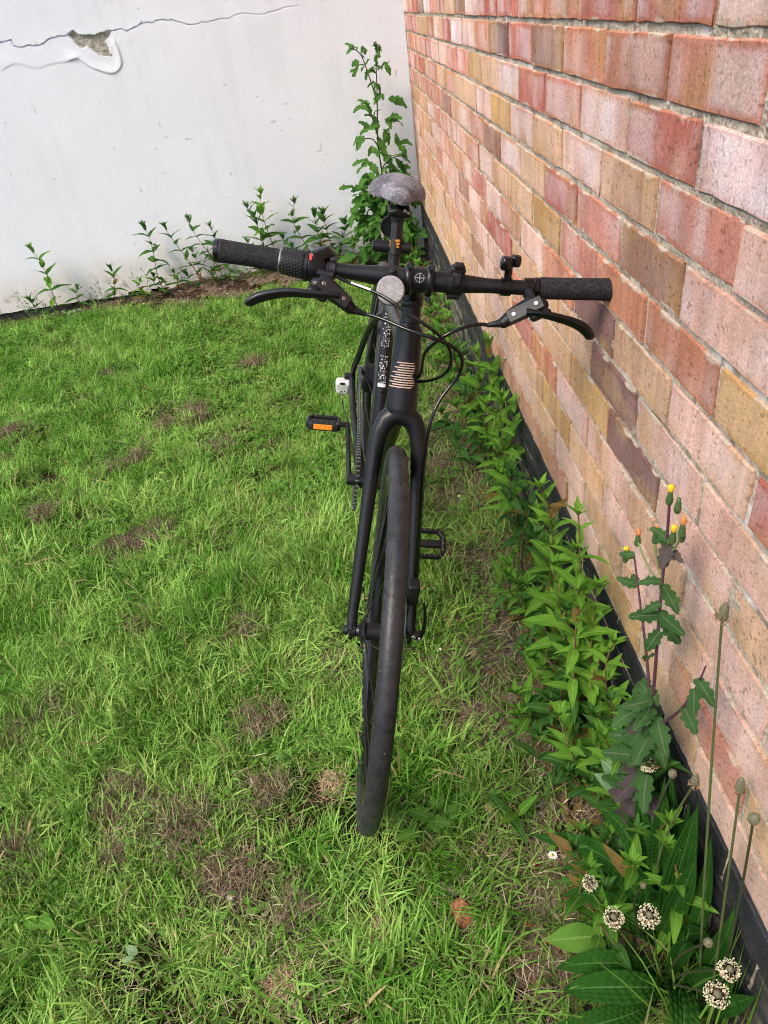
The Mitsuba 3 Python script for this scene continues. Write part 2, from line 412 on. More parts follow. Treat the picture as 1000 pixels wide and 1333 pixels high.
scene['black_frame_bsdf'] = {'type': 'principled', 'base_color': proc(frame_rgb), 'specular': 0.45,
                             'roughness': proc(lambda p, n, uv: 0.27 + 0.20 * fbm(p.x * 35, p.y * 35, p.z * 35, 3))}
plain('black_gloss_bsdf', (0.0040, 0.0040, 0.0046), 0.16, 0.1, 30, spec=0.55)
plain('black_plastic_bsdf', (0.0060, 0.0060, 0.0068), 0.50, 0.2, 60, spec=0.45)
plain('grey_plastic_bsdf', (0.018, 0.019, 0.022), 0.45, 0.2, 60, spec=0.5)
plain('red_print_bsdf', (0.52, 0.05, 0.04), 0.5, 0.2, 300)
plain('white_print_bsdf', (0.66, 0.66, 0.68), 0.5, 0.25, 300)
plain('copper_print_bsdf', (0.70, 0.50, 0.38), 0.35, 0.15, 300)
plain('orange_reflector_bsdf', (0.82, 0.27, 0.015), 0.25, 0.25, 400, spec=0.6, bump=0.0008, bf=500)
plain('silver_bsdf', (0.62, 0.62, 0.62), 0.35, 0.12, 80, metallic=1.0)
plain('box_silver_bsdf', (0.55, 0.55, 0.54), 0.4, 0.2, 60, spec=0.6)
plain('chain_bsdf', (0.045, 0.042, 0.040), 0.4, 0.4, 200, metallic=0.6)
plain('steel_bsdf', (0.40, 0.40, 0.41), 0.3, 0.2, 100, metallic=1.0)


def tyre_rgb(p, n, uv):
    a = fbm(p.x * 60, p.y * 60, p.z * 60, 3)
    g = noise(p.x * 500, p.y * 500, p.z * 500)
    col = mix((0.011, 0.011, 0.0125), (0.038, 0.038, 0.042), a) * (0.7 + 0.6 * g)
    col = mix(col, (0.008, 0.008, 0.008), smoothstep(0.80, 0.9, noise(p.x * 95, p.y * 60, p.z * 95)) * 0.85)
    return mix(col, (0.30, 0.28, 0.25), smoothstep(0.93, 0.97, noise(p.x * 190, p.y * 190, p.z * 190)) * 0.6)


scene['tyre_bsdf'] = {'type': 'bumpmap', 'arbitrary': proc(lambda p, n, uv: noise(p.x * 260, p.y * 260, p.z * 260) + 0.8 * fbm(p.x * 60, p.y * 60, p.z * 60, 2), eps=6e-4), 'scale': 0.00025,
                      'nested': {'type': 'principled', 'base_color': proc(tyre_rgb), 'roughness': 0.46, 'specular': 0.45}}


def rubber_rgb(p, n, uv):
    a = fbm(p.x * 330, p.y * 330, p.z * 330, 3)
    g = noise(p.x * 900, p.y * 700, p.z * 700)
    return mix((0.010, 0.010, 0.011), (0.030, 0.030, 0.033), smoothstep(0.3, 0.75, a)) * (0.6 + 0.8 * g)


scene['grip_bsdf'] = {'type': 'bumpmap', 'arbitrary': proc(lambda p, n, uv: noise(p.x * 700, p.y * 700, p.z * 700), eps=4e-4), 'scale': 0.0007,
                      'nested': {'type': 'principled', 'base_color': proc(rubber_rgb), 'roughness': 0.75, 'specular': 0.3}}


def saddle_rgb(p, n, uv):
    a = fbm(p.x * 28, p.y * 28, p.z * 28, 3)
    g = fbm(p.x * 260, p.y * 260, p.z * 260, 2)
    col = mix((0.095, 0.089, 0.103), (0.205, 0.194, 0.222), smoothstep(0.30, 0.70, a))
    return mix(col * (0.5 + g), (0.46, 0.45, 0.48), smoothstep(0.62, 0.78, g) * 0.45)


scene['saddle_bsdf'] = {'type': 'bumpmap', 'arbitrary': proc(lambda p, n, uv: noise(p.x * 350, p.y * 350, p.z * 350), eps=5e-4), 'scale': 0.0005,
                        'nested': {'type': 'principled', 'base_color': proc(saddle_rgb), 'roughness': 0.68, 'specular': 0.3}}


def reflector_rgb(p, n, uv):
    g = noise(p.x * 700, p.y * 700, p.z * 700)
    return mix((0.16, 0.155, 0.155), (0.58, 0.56, 0.56), g)


scene['reflector_bsdf'] = {'type': 'principled', 'base_color': proc(reflector_rgb), 'roughness': 0.22, 'specular': 0.7, 'clearcoat': 0.5}


# ------------------------------------------------------------------ ground
def ss(a, b, x):
    t = np.clip((np.asarray(x, float) - a) / (b - a), 0, 1)
    return t * t * (3 - 2 * t)


def gz(x, y):
    x, y = np.asarray(x, float), np.asarray(y, float)
    p = np.stack([x, y, 0 * x], -1)
    h = 0.030 * (meshkit.fbm(p * 2.6, 3, 5) - 0.5) + 0.016 * (meshkit.fbm(p * 11, 3, 9) - 0.5)
    bed = ss(4.02, 4.36, y)
    h = h + bed * (np.interp(x, [-2.4, -1.85, -1.35, -0.9, -0.5, 0.4], [-0.085, -0.045, 0.012, 0.055, 0.062, 0.055]))
    strip = ss(0.10, 0.26, x)
    h = h + strip * (0.020 * (meshkit.fbm(p * 22, 3, 3) - 0.5))
    near = np.clip(1 - (np.abs(x) + np.abs(y - 2)) / 14, 0, 1)
    return h * near


def grid_mesh(xs, ys, fz):
    X, Y = np.meshgrid(xs, ys, indexing='ij')
    V = np.stack([X, Y, fz(X, Y)], -1).reshape(-1, 3)
    n, m = len(xs), len(ys)
    i, j = np.meshgrid(np.arange(n - 1), np.arange(m - 1), indexing='ij')
    q = np.stack([i * m + j, (i + 1) * m + j, (i + 1) * m + j + 1, i * m + j + 1], -1).reshape(-1, 4)
    return V, q


gx = np.unique(np.r_[-60, -20, -8, -4, np.arange(-3.0, 0.45, 0.016), 1, 4, 20, 60])
gy = np.unique(np.r_[-60, -20, -5, -1.5, np.arange(-0.4, 4.56, 0.016), 6, 12, 60])
put('ground', grid_mesh(gx, gy, gz), 'soil_bsdf', smooth=True)
thing('ground', 'dark soil under the lawn and along the foot of both walls', None, kind='structure')

# ------------------------------------------------------------------ brick wall
thing('brick_wall', 'weathered red and pink brick wall with dark plinth courses on the right', 'wall')
BR_L, BR_H, BR_D = 0.2155, 0.0657, 0.05


def brick_mesh(L, seed, rag=0.0008):
    """front face towards -x at x = 0; the outline is uneven and its edge worn round"""
    r = np.random.default_rng(seed)
    n = max(3, int(L / 0.035)); k = 2
    ys = np.linspace(0, L, n + 1); zs = np.linspace(0, BR_H, k + 1)
    ring = [(y, 0) for y in ys] + [(L, z) for z in zs[1:]] + [(y, BR_H) for y in ys[::-1][1:]] + [(0, z) for z in zs[::-1][1:-1]]
    ring = np.array(ring)
    c = np.array([L / 2, BR_H / 2])
    d = np.stack([np.sign(ring[:, 0] - c[0]) * (np.abs(ring[:, 0] - c[0]) > L / 2 - 1e-6), np.sign(ring[:, 1] - c[1]) * (np.abs(ring[:, 1] - c[1]) > BR_H / 2 - 1e-6)], 1)
    jit = r.normal(0, rag, ring.shape)
    out = ring + jit * np.abs(d)
    inn = out - d * 0.0018
    m = len(ring)
    V = np.vstack([np.c_[np.full(m, BR_D), out], np.c_[np.full(m, 0.0022), out], np.c_[r.normal(0.0003, 0.0002, m), inn], [[r.normal(0, .0004), *c]]])
    j = np.arange(m); j2 = (j + 1) % m
    F = []
    for a in (0, m):
        F += [np.stack([a + j, a + m + j, a + m + j2], 1), np.stack([a + j, a + m + j2, a + j2], 1)]
    # face as a strip fan between the lower and upper edges
    F.append(np.stack([2 * m + j, np.full(m, 3 * m), 2 * m + j2], 1))
    F = np.vstack(F)[:, ::-1]
    me = trimesh.Trimesh(V, F, process=False)
    if (me.face_normals[-m:, 0].mean()) > 0:
        me.invert()
    return me


full = [mikit.ply(brick_mesh(BR_L, 100 + i), 'brick_bsdf', smooth=40) for i in range(12)]
plinth_full = [mikit.ply(brick_mesh(BR_L, 200 + i, 0.0008), 'plinth_bsdf', smooth=40) for i in range(6)]


def lay(c, y0, y1, cut_lo, cut_hi, key, pool, bs):
    off = 0.0379 if c % 2 else -0.0674
    for k in range(-40, 30):
        a = off + 0.225 * k + 0.00475; b = a + BR_L
        if b < y0 or a > y1:
            continue
        z = DPC + 0.075 * c + 0.00465
        j = rng.normal(0, 1, 3)
        x = WX - 0.0006 + 0.0011 * j[0]
        R = Rn.from_euler('xz', [0.0032 * j[1], 0.004 * j[2]]).as_matrix()
        if cut_lo <= a and b <= cut_hi:
            scene[fresh(key)] = {**pool[rng.integers(len(pool))], 'to_world': mat4(R, (x, a, z))}
        else:
            a2, b2 = max(a, cut_lo), min(b, cut_hi)
            if b2 - a2 > 0.02:
                me = brick_mesh(b2 - a2, int(rng.integers(1e6)))
                scene[fresh(key)] = {**mikit.ply(me, bs, smooth=40), 'to_world': mat4(R, (x, a2, z))}


for c in range(0, 15):
    lay(c, 0.30, WY, -9, WY - 0.012, 'brick_wall__brick', full, 'brick_bsdf')
for c in range(-4, 0):
    lay(c, 0.30, WY, -9, WY - 0.012, 'brick_wall__plinth_brick', plinth_full, 'plinth_bsdf')
# courses the photograph does not show: one joined part each
o_m, p_m = [], []
for c in range(-4, 38):
    off = 0.0379 if c % 2 else -0.0674
    for k in range(-14, 20):
        a = off + 0.225 * k + 0.00475
        if a < -3.0 or a + BR_L > WY - 0.012 or (c < 15 and a + BR_L >= 0.30):
            continue
        bm = brick_mesh(BR_L, 300 + (c * 31 + k) % 9)
        bm.apply_translation([WX + 0.001 * rng.normal(), a, DPC + 0.075 * c + 0.00465])
        (o_m if c >= 0 else p_m).append(bm)
labels[put('brick_wall__upper_brickwork', cat(*o_m), 'brick_bsdf', smooth=False)] = {'kind': 'stuff'}
labels[put('brick_wall__near_plinth', cat(*p_m), 'plinth_bsdf', smooth=False)] = {'kind': 'stuff'}
# mortar: one bed behind the brick faces, slightly uneven
my = np.unique(np.r_[-3.0, -1.5, -0.5, np.arange(0.2, WY, 0.0125), WY])
mz = np.unique(np.r_[-0.3, np.arange(0.0, 1.55, 0.0075), 2.0, 3.2])
Vm, qm = grid_mesh(my, mz, lambda Y, Z: WX + 0.0034 + 0.0034 * (meshkit.fbm(np.stack([Y * 25, Z * 45, 0 * Y], -1), 3, 4) - 0.5))
Vm = Vm[:, [2, 0, 1]]
mort = trimesh.Trimesh(Vm, np.vstack([qm[:, [0, 2, 1]], qm[:, [0, 3, 2]]]), process=False)
put('brick_wall__mortar', mort, 'mortar_bsdf', smooth=True)
put('brick_wall__wall_core', cat(trimesh.creation.box(bounds=[[WX + 0.03, -3.0, -0.4], [WX + 0.30, WY, 3.17]])), 'mortar_bsdf', smooth=False)

# ------------------------------------------------------------------ white rendered wall with its crack and broken patch
thing('rendered_wall', 'white painted render wall with a long crack and a broken patch', 'wall')
U = lambda px, py: None
crack = np.array([(-2.30, 1.310), (-2.05, 1.335), (-1.838, 1.344), (-1.679, 1.344), (-1.621, 1.350), (-1.614, 1.320), (-1.482, 1.313), (-1.414, 1.333), (-1.342, 1.336), (-1.301, 1.350), (-1.288, 1.332), (-1.213, 1.320), (-1.114, 1.332), (-1.019, 1.321), (-0.933, 1.342), (-0.899, 1.337), (-0.842, 1.344), (-0.798, 1.333), (-0.727, 1.306), (-0.552, 1.309), (-0.428, 1.318), (-0.345, 1.302), (-0.309, 1.307), (-0.189, 1.313), (-0.140, 1.325)])
rr = np.random.default_rng(3)
fine = []
for a, b in zip(crack[:-1], crack[1:]):
    n = max(2, int(np.linalg.norm(b - a) / 0.018))
    for t in np.arange(n) / n:
        fine.append(a + (b - a) * t + [0, rr.normal(0, 0.0028)])
fine = np.array(fine + [crack[-1]])
patch = np.array([(-1.334, 1.335), (-1.301, 1.350), (-1.283, 1.333), (-1.213, 1.321), (-1.126, 1.330), (-1.112, 1.332), (-1.126, 1.309), (-1.161, 1.287), (-1.151, 1.259), (-1.145, 1.218), (-1.198, 1.228), (-1.226, 1.252), (-1.252, 1.278), (-1.286, 1.273), (-1.303, 1.291), (-1.314, 1.316)])
lip = np.array([(-1.345, 1.233), (-1.321, 1.233), (-1.271, 1.193), (-1.220, 1.167), (-1.172, 1.150), (-1.128, 1.162), (-1.110, 1.180), (-1.102, 1.227), (-1.105, 1.264)])
lip = curve(np.c_[lip, 0 * lip[:, :1]], 60)[:, :2]
lip2 = curve(np.array([(-1.682, 1.245, 0), (-1.578, 1.235, 0), (-1.527, 1.222, 0), (-1.479, 1.229, 0), (-1.410, 1.231, 0), (-1.345, 1.233, 0)]), 50)[:, :2]


def seg_dist(Q, L):
    best = np.full(len(Q), 9.0); sgn = np.zeros(len(Q)); par = np.zeros(len(Q))
    for i, (a, b) in enumerate(zip(L[:-1], L[1:])):
        d = b - a; t = np.clip(((Q - a) @ d) / (d @ d), 0, 1)
        v = Q - a - t[:, None] * d
        r = np.linalg.norm(v, axis=1); s = d[0] * v[:, 1] - d[1] * v[:, 0]
        m = r < best
        best[m], sgn[m], par[m] = r[m], np.sign(s[m]), (i + t[m]) / (len(L) - 1)
    return best, sgn, par


import shapely
PATCH = shapely.Polygon(patch)


def white_d(X, Z):
    """how far the plaster stands out (+) or is broken in (-), metres"""
    p = np.stack([X, Z, 0 * X], -1)
    h = 0.006 * (meshkit.fbm(p * 2.3, 3, 2) - 0.5) + 0.0009 * (meshkit.fbm(p * 14, 3, 6) - 0.5)
    ridge = meshkit.fbm(p * [9, 16, 1], 3, 12)
    h = h + 0.0012 * 0.35 * ss(0.66, 0.70, ridge)
    Q = np.stack([X.ravel(), Z.ravel()], 1)
    sel = (Q[:, 1] > 1.0) & (Q[:, 1] < 1.45)
    d = np.full(len(Q), 9.0); s = np.zeros(len(Q)); par = d * 0
    d[sel], s[sel], par[sel] = seg_dist(Q[sel], fine)
    w = np.interp(par, [0, .18, .45, .6, .85, 1], [0.0020, 0.0022, 0.0026, 0.0021, 0.0018, 0.0012])
    add = np.zeros(len(Q))
    strength = np.interp(par, [0, .1, .5, .75, 1], [0.7, 1, 1, 0.7, 0.1])
    add += np.where((s > 0), 0.0022 * np.exp(-d / 0.05), -0.0006 * np.exp(-d / 0.03)) * (d < 0.4) * strength
    add = np.where(d < w, -0.011 * strength, add)
    for L, amp, wid, fall in ((lip, 0.0062, 0.026, 0.003), (lip2, 0.0022, 0.05, 0.006)):
        d2, s2 = np.full(len(Q), 9.0), np.zeros(len(Q))
        d2[sel], s2[sel], _ = seg_dist(Q[sel], L)
        add += np.where(s2 > 0, amp * np.exp(-(d2 / wid) ** 2), amp * np.exp(-(d2 / fall) ** 2)) * (d2 < 0.3)
    inside = np.zeros(len(Q), bool)
    inside[sel] = shapely.contains_xy(PATCH, Q[sel, 0], Q[sel, 1])
    add = np.where(inside, -0.017, add)
    return h + add.reshape(X.shape)


wx = np.unique(np.r_[-3.6, -3.0, -2.7, np.arange(-2.5, 0.372, 0.0055), WX])
wz = np.unique(np.r_[np.arange(0.0, 1.0, 0.014), np.arange(1.0, 1.40, 0.0032), np.arange(1.40, 1.7, 0.03), 2.2, 3.0])


def white_pos(X, Z):
    return WY - white_d(X, Z)


Vw, qw = grid_mesh(wx, wz, white_pos)
rag = 0.010 * (meshkit.fbm(np.c_[Vw[:, 0] * 30, 0 * Vw[:, 0], 0 * Vw[:, 0]], 3, 8) - 0.5) + np.interp(Vw[:, 0], [-2.3, -1.78, -1.43, -1.2], [0.008, 0.017, 0.03, 0.03])
Vw[:, 1] = np.where(Vw[:, 1] < 0.001, rag, Vw[:, 1])
Vw = Vw[:, [0, 2, 1]]
low = np.arange(len(wx)) * len(wz)
Vw = np.vstack([Vw, Vw[low] + [0, 0.04, 0.0]])
ex = len(wx) * len(wz) + np.arange(len(wx))
qe = np.stack([low[:-1], ex[:-1], ex[1:], low[1:]], 1)
qa = np.vstack([qw, qe])
wm = trimesh.Trimesh(Vw, np.vstack([qa[:, [0, 1, 2]], qa[:, [0, 2, 3]]]), process=False)
put('rendered_wall__plaster', wm, scene['white_bsdf'] and 'white_bsdf', smooth=35)
pt = trimesh.creation.triangulate_polygon(PATCH.buffer(0.004), engine='earcut')
pv = np.c_[pt[0], np.zeros(len(pt[0]))]
pm = trimesh.Trimesh(pv, pt[1], process=True)
for _ in range(4):
    pm = pm.subdivide()
v = np.array(pm.vertices)
v = np.c_[v[:, 0], WY + 0.0125 + 0.007 * (meshkit.fbm(np.c_[v[:, :2] * 28, v[:, 0] * 0], 3, 1) - 0.5), v[:, 1]]
k = put('rendered_wall__bare_patch', trimesh.Trimesh(v, np.vstack([pm.faces, pm.faces[:, ::-1]])[:len(pm.faces)], process=False), 'bare_cement_two_bsdf', smooth=False)
scene['bare_cement_two_bsdf'] = twosided(scene['bare_cement_bsdf'])
labels[k] = {'label': 'bare grey cement patch where the white paint has broken away'}
fx = np.arange(-3.5, 0.38, 0.03)
Vf, qf = grid_mesh(fx, np.arange(-0.3, 0.13, 0.02), lambda X, Z: WY + 0.010 + 0.012 * (meshkit.fbm(np.stack([X * 20, Z * 20, 0 * X], -1), 3, 2) - 0.5))
Vf = Vf[:, [0, 2, 1]]
put('rendered_wall__footing', trimesh.Trimesh(Vf, np.vstack([qf[:, [0, 1, 2]], qf[:, [0, 2, 3]]]), process=False), 'footing_bsdf', smooth=True)
put('rendered_wall__wall_core', trimesh.creation.box(bounds=[[-3.6, WY + 0.07, -0.4], [0.60, WY + 0.25, 2.98]]), 'white_bsdf', smooth=False)


# ------------------------------------------------------------------ grass
def ribbons(n, r, length, width, lean, curl, spread, hbase=0.0, shape='gauss', pale=0.05, clump=0):
    """n grass blades, each a bent tapering ribbon of 4 rows; uv.x is random per blade, uv.y runs along it"""
    if shape == 'gauss':
        base = r.normal(0, spread, (n, 2))
    else:
        base = r.uniform(-spread, spread, (n, 2))
    a = r.uniform(0, 2 * np.pi, n)
    if clump:
        cc = r.normal(0, spread, (clump, 2)); ca = r.uniform(0, 2 * np.pi, clump)
        w = r.integers(0, clump, n)
        base = cc[w] + r.normal(0, spread * 0.22, (n, 2)); a = ca[w] + r.normal(0, 0.7, n)
    L = length * r.uniform(0.55, 1.35, n); W = width * r.uniform(0.6, 1.3, n)
    th = np.clip(r.normal(lean, 0.35, n), 0.02, 1.45)
    cu = r.normal(curl, 0.5, n)
    d = np.stack([np.cos(a), np.sin(a)], 1)
    side = np.stack([-d[:, 1], d[:, 0]], 1)
    tw = r.normal(0, 0.5, n)
    P = np.zeros((n, 5, 3)); P[:, 0, :2] = base
    for i in range(1, 5):
        ang = np.clip(th + cu * (i - 1) / 3.0, 0.0, 1.9)
        step = L / 4
        P[:, i, :2] = P[:, i - 1, :2] + d * (np.sin(ang) * step)[:, None]
        P[:, i, 2] = P[:, i - 1, 2] + np.cos(ang) * step
    P[:, :, 2] += hbase
    V, F, UV = [], [], []
    u = r.uniform(0, 1, n); u = np.where(r.uniform(0, 1, n) < pale, 0.97, u * 0.92)
    wf = [0.8, 1.0, 0.85, 0.5]
    V = np.zeros((n, 9, 3)); UV = np.zeros((n, 9, 2))
    for i in range(4):
        off = np.concatenate([side * (np.cos(tw))[:, None], np.sin(tw)[:, None] * 0.7], 1) * (W * wf[i] / 2)[:, None]
        V[:, 2 * i], V[:, 2 * i + 1] = P[:, i] - off, P[:, i] + off
        UV[:, 2 * i:2 * i + 2, 1] = i / 4
    V[:, 8] = P[:, 4]; UV[:, 8, 1] = 1; UV[:, :, 0] = u[:, None]
    f = np.array([(0, 1, 3), (0, 3, 2), (2, 3, 5), (2, 5, 4), (4, 5, 7), (4, 7, 6), (6, 7, 8)])
    F = (f[None] + 9 * np.arange(n)[:, None, None]).reshape(-1, 3)
    return trimesh.Trimesh(V.reshape(-1, 3), F, process=False), UV.reshape(-1, 2)


def leaflets(n, r, spread, size, height, round_=True):
    """small round or oval leaves on short stalks, some in threes"""
    V, F, UV = [], [], []
    for i in range(n):
        c = np.r_[r.normal(0, spread, 2), abs(r.normal(height, height * 0.35))]
        k = 3 if round_ else 1
        a0 = r.uniform(0, 6.28); u = r.uniform(0, 0.9)
        s = size * r.uniform(0.6, 1.3)
        tilt = r.normal(0, 0.4, 2)
        for j in range(k):
            a = a0 + j * 2.1 + r.normal(0, 0.15)
            d = np.array([np.cos(a), np.sin(a), tilt @ [np.cos(a), np.sin(a)] + 0.1]); e = np.array([-np.sin(a), np.cos(a), tilt @ [-np.sin(a), np.cos(a)]])
            prof = [(0.05, 0), (0.35, .33), (0.7, .42), (0.95, .25), (1.0, 0.0)]
            b = len(V)
            for t, w in prof:
                bow = -0.18 * t * t * s
                V.append(c + d * t * s + e * w * s + [0, 0, bow + 0.12 * w * s]); V.append(c + d * t * s - e * w * s + [0, 0, bow + 0.12 * w * s]); UV += [(u, t), (u, t)]
            for q in range(4):
                F += [(b + 2 * q, b + 2 * q + 1, b + 2 * q + 3), (b + 2 * q, b + 2 * q + 3, b + 2 * q + 2)]
    return trimesh.Trimesh(np.array(V), np.array(F), process=False), np.array(UV)


def group_of(name, mesh_uv, bsdf):
    m, uv = mesh_uv
    scene[name] = {'type': 'shapegroup', 'blades': mikit.ply(m, bsdf, smooth=True, uv=uv)}
    return name


gr = np.random.default_rng(21)
LUSH = [group_of(f'lush_source_{i}', ribbons(330, np.random.default_rng(40 + i), 0.060, 0.0033, 0.62, 0.55, 0.055, clump=16, pale=0.03), 'grass_bsdf') for i in range(5)]
BROAD = [group_of(f'broad_source_{i}', ribbons(55, np.random.default_rng(45 + i), 0.075, 0.0055, 0.75, 0.6, 0.050, clump=9, pale=0.10), 'grass_bsdf') for i in range(3)]
SHORT = [group_of(f'short_source_{i}', ribbons(400, np.random.default_rng(50 + i), 0.038, 0.0026, 0.70, 0.5, 0.060, clump=26, pale=0.06), 'grass_bsdf') for i in range(5)]
THIN = [group_of(f'thin_source_{i}', ribbons(110, np.random.default_rng(60 + i), 0.050, 0.0024, 0.75, 0.55, 0.055, clump=14, pale=0.16), 'grass_bsdf') for i in range(4)]
CLOV = [group_of(f'clover_source_{i}', leaflets(60, np.random.default_rng(70 + i), 0.050, 0.0095, 0.026), 'weed_leaf_bsdf') for i in range(3)]
DEAD = [group_of(f'dead_source_{i}', ribbons(620, np.random.default_rng(80 + i), 0.030, 0.0015, 1.0, 0.5, 0.027, hbase=0.016, pale=0.06), 'straw_bsdf') for i in range(3)]
PALE = [group_of(f'pale_source_{i}', ribbons(260, np.random.default_rng(90 + i), 0.028, 0.0014, 1.25, 0.2, 0.018, hbase=0.022, pale=0.1), 'pale_straw_bsdf') for i in range(2)]
LITT = [group_of(f'litter_source_{i}', ribbons(150, np.random.default_rng(95 + i), 0.034, 0.0016, 1.35, 0.15, 0.060, hbase=0.006, pale=0.25), 'straw_bsdf') for i in range(3)]


def scatter(key, sources, pts, smin, smax, tilt=0.12, flat=1.0):
    n0 = sum(1 for q in scene if q.startswith(key + '__'))
    for i, (x, y) in enumerate(pts):
        s = gr.uniform(smin, smax)
        R = Rn.from_euler('zyx', [gr.uniform(0, 2 * np.pi), gr.normal(0, tilt), gr.normal(0, tilt)]).as_matrix() @ np.diag([1, 1, flat * gr.uniform(0.8, 1.2)])
        scene[f"{key}__{n0 + i + 1:03d}"] = {'type': 'instance', 'group': {'type': 'ref', 'id': sources[gr.integers(len(sources))]},
                                             'to_world': mat4(R, (x, y, float(gz(x, y)) - 0.003), s)}


DEADP = np.array([[-0.77, 2.69], [-0.75, 2.62], [-0.88, 2.6], [-0.64, 2.41], [-0.62, 2.35], [-0.90, 1.81], [-0.85, 1.80], [-0.80, 1.83], [-0.76, 1.86], [-1.56, 2.73], [-1.48, 2.76], [-1.0, 2.32], [-0.94, 2.36], [-0.88, 1.19], [-0.82, 1.12], [-0.93, 1.09],
                  [-0.65, 0.92], [-0.63, 0.88], [-0.55, 0.84], [-0.49, 0.81], [-0.85, 0.82], [-0.82, 0.78], [-0.38, 0.7], [-0.42, 0.72], [-0.63, 0.77], [-0.33, 0.87], [-1.26, 3.22], [-0.56, 3.08], [-1.38, 2.37], [-0.19, 1.18], [-0.27, 0.64], [-1.2, 2.05], [-0.45, 1.35], [-0.7, 1.42], [-0.36, 1.05]])
PALEP = np.array([[-0.13, 0.59], [-0.23, 1.49], [-0.29, 0.52], [0.04, 1.06], [-0.20, 0.88], [-0.47, 2.9]])


def lawn_pts(n, fn, box=(-3.0, 0.30, 0.25, 4.36)):
    out = []
    while len(out) < n:
        x, y = gr.uniform(box[0], box[1]), gr.uniform(box[2], box[3])
        if x < -1.0 - 0.42 * y:      # well outside the view
            continue
        if gr.uniform() < fn(x, y):
            out.append((x, y))
    return out


def bed(x, y):           # 1 on the bare strips at the wall feet
    e = 0.095 + 0.045 * math.sin(3.1 * y) if y > 0.8 else 0.05 + 0.13 * max(y - 0.3, 0)
    a = float(ss(e - 0.06, e + 0.06, x))
    yb = 4.13 if x < -1.25 else 3.98
    b = float(ss(yb, yb + .17, y + 0.05 * math.sin(7 * x)))
    return max(a, b)


def worn(x, y):
    d = np.concatenate([DEADP, PALEP]) - [x, y]
    w = float(np.exp(-(d ** 2).sum(1) / 0.043 ** 2).sum())
    if x > -.22 and y < .95:
        w += .25
    w += 0.9 * float(ss(0.68, 0.78, meshkit.fbm(np.array([x * 4.2, y * 4.2, 0.3]), 3, 17)))
    return min(w, 1)


def lushness(x, y):
    return float(ss(0.40, 0.58, meshkit.fbm(np.array([x * 2.3, y * 2.3, 5.3]), 3, 23)))


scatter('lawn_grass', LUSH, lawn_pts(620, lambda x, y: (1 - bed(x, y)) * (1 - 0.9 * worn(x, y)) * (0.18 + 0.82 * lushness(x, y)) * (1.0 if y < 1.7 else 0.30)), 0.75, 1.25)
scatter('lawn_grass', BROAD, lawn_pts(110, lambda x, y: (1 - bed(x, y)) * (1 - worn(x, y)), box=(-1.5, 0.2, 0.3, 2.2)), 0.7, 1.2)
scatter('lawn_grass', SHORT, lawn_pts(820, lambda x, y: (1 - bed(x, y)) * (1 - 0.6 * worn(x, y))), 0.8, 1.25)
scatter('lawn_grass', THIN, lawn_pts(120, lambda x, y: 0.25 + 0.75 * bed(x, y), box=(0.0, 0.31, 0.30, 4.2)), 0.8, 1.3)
thing('lawn_grass', 'patchy green lawn grass around and in front of the bicycle', 'grass', kind='stuff')
scatter('clover', CLOV, lawn_pts(260, lambda x, y: (1 - 0.97 * bed(x, y)) * (0.25 + 0.75 * float(ss(1.6, 3.2, y))) * (0.15 + 0.85 * float(ss(0.5, 0.62, meshkit.fbm(np.array([x * 3, y * 3, 9.1]), 3, 31))))), 0.8, 1.25)
scatter('clover', CLOV, lawn_pts(10, lambda x, y: 1.0, box=(0.02, 0.22, 0.7, 3.0)), 0.8, 1.2)
thing('clover', 'low round leaved clover mixed into the lawn', 'clover', kind='stuff')
scatter('dead_moss', DEAD, [tuple(p) for p in DEADP], 0.72, 1.20, flat=1.5)
scatter('dead_moss', DEAD, lawn_pts(34, lambda x, y: (1 - bed(x, y)) * worn(x, y)), 0.35, 0.7, flat=0.7)
thing('dead_moss', 'brown tufts of raked dead moss lying on the lawn', 'dead moss', kind='stuff')
scatter('dry_straw', PALE, [tuple(p) for p in PALEP], 0.8, 1.1, flat=0.7)
scatter('dry_straw', LITT, lawn_pts(150, lambda x, y: 0.15 + 0.85 * bed(x, y), box=(-0.5, 0.35, 0.3, 4.4)), 0.8, 1.3, flat=0.6)
scatter('dry_straw', LITT, lawn_pts(36, lambda x, y: worn(x, y)), 0.8, 1.2, flat=0.6)
scatter('dry_straw', LITT, lawn_pts(90, lambda x, y: 1 - bed(x, y), box=(-1.6, 0.1, 0.3, 3.2)), 0.6, 1.1, flat=1.6)
scatter('dry_straw', LITT, lawn_pts(110, lambda x, y: 1.0, box=(0.02, 0.33, 0.3, 2.4)), 0.7, 1.2, flat=0.8)
thing('dry_straw', 'pale dry grass stems scattered over the soil and worn lawn', 'straw', kind='stuff')

# crumbs of soil on the bare strips
cr = np.random.default_rng(5)
cm = []
for i in range(150):
    s = abs(cr.normal(0.006, 0.003)) + 0.002
    m = trimesh.creation.icosphere(1, s)
    m.vertices = m.vertices * (1 + 0.35 * cr.normal(0, 1, (len(m.vertices), 1)).clip(-1, 1)) * [1, cr.uniform(.6, 1.2), 0.6]
    m.apply_translation([cr.uniform(-0.08, 0.08), cr.uniform(-0.08, 0.08), 0.001])
    cm.append(m)
scene['crumb_source'] = {'type': 'shapegroup', 'crumbs': mikit.ply(cat(*cm), 'crumb_bsdf', smooth=False)}
scatter('soil_crumbs', ['crumb_source'], lawn_pts(190, lambda x, y: bed(x, y), box=(-2.2, 0.34, 0.3, 4.42)), 0.8, 1.3, tilt=0.03)
thing('soil_crumbs', 'brown crumbs of earth on the bare strip beside the brick wall', 'soil', kind='stuff')
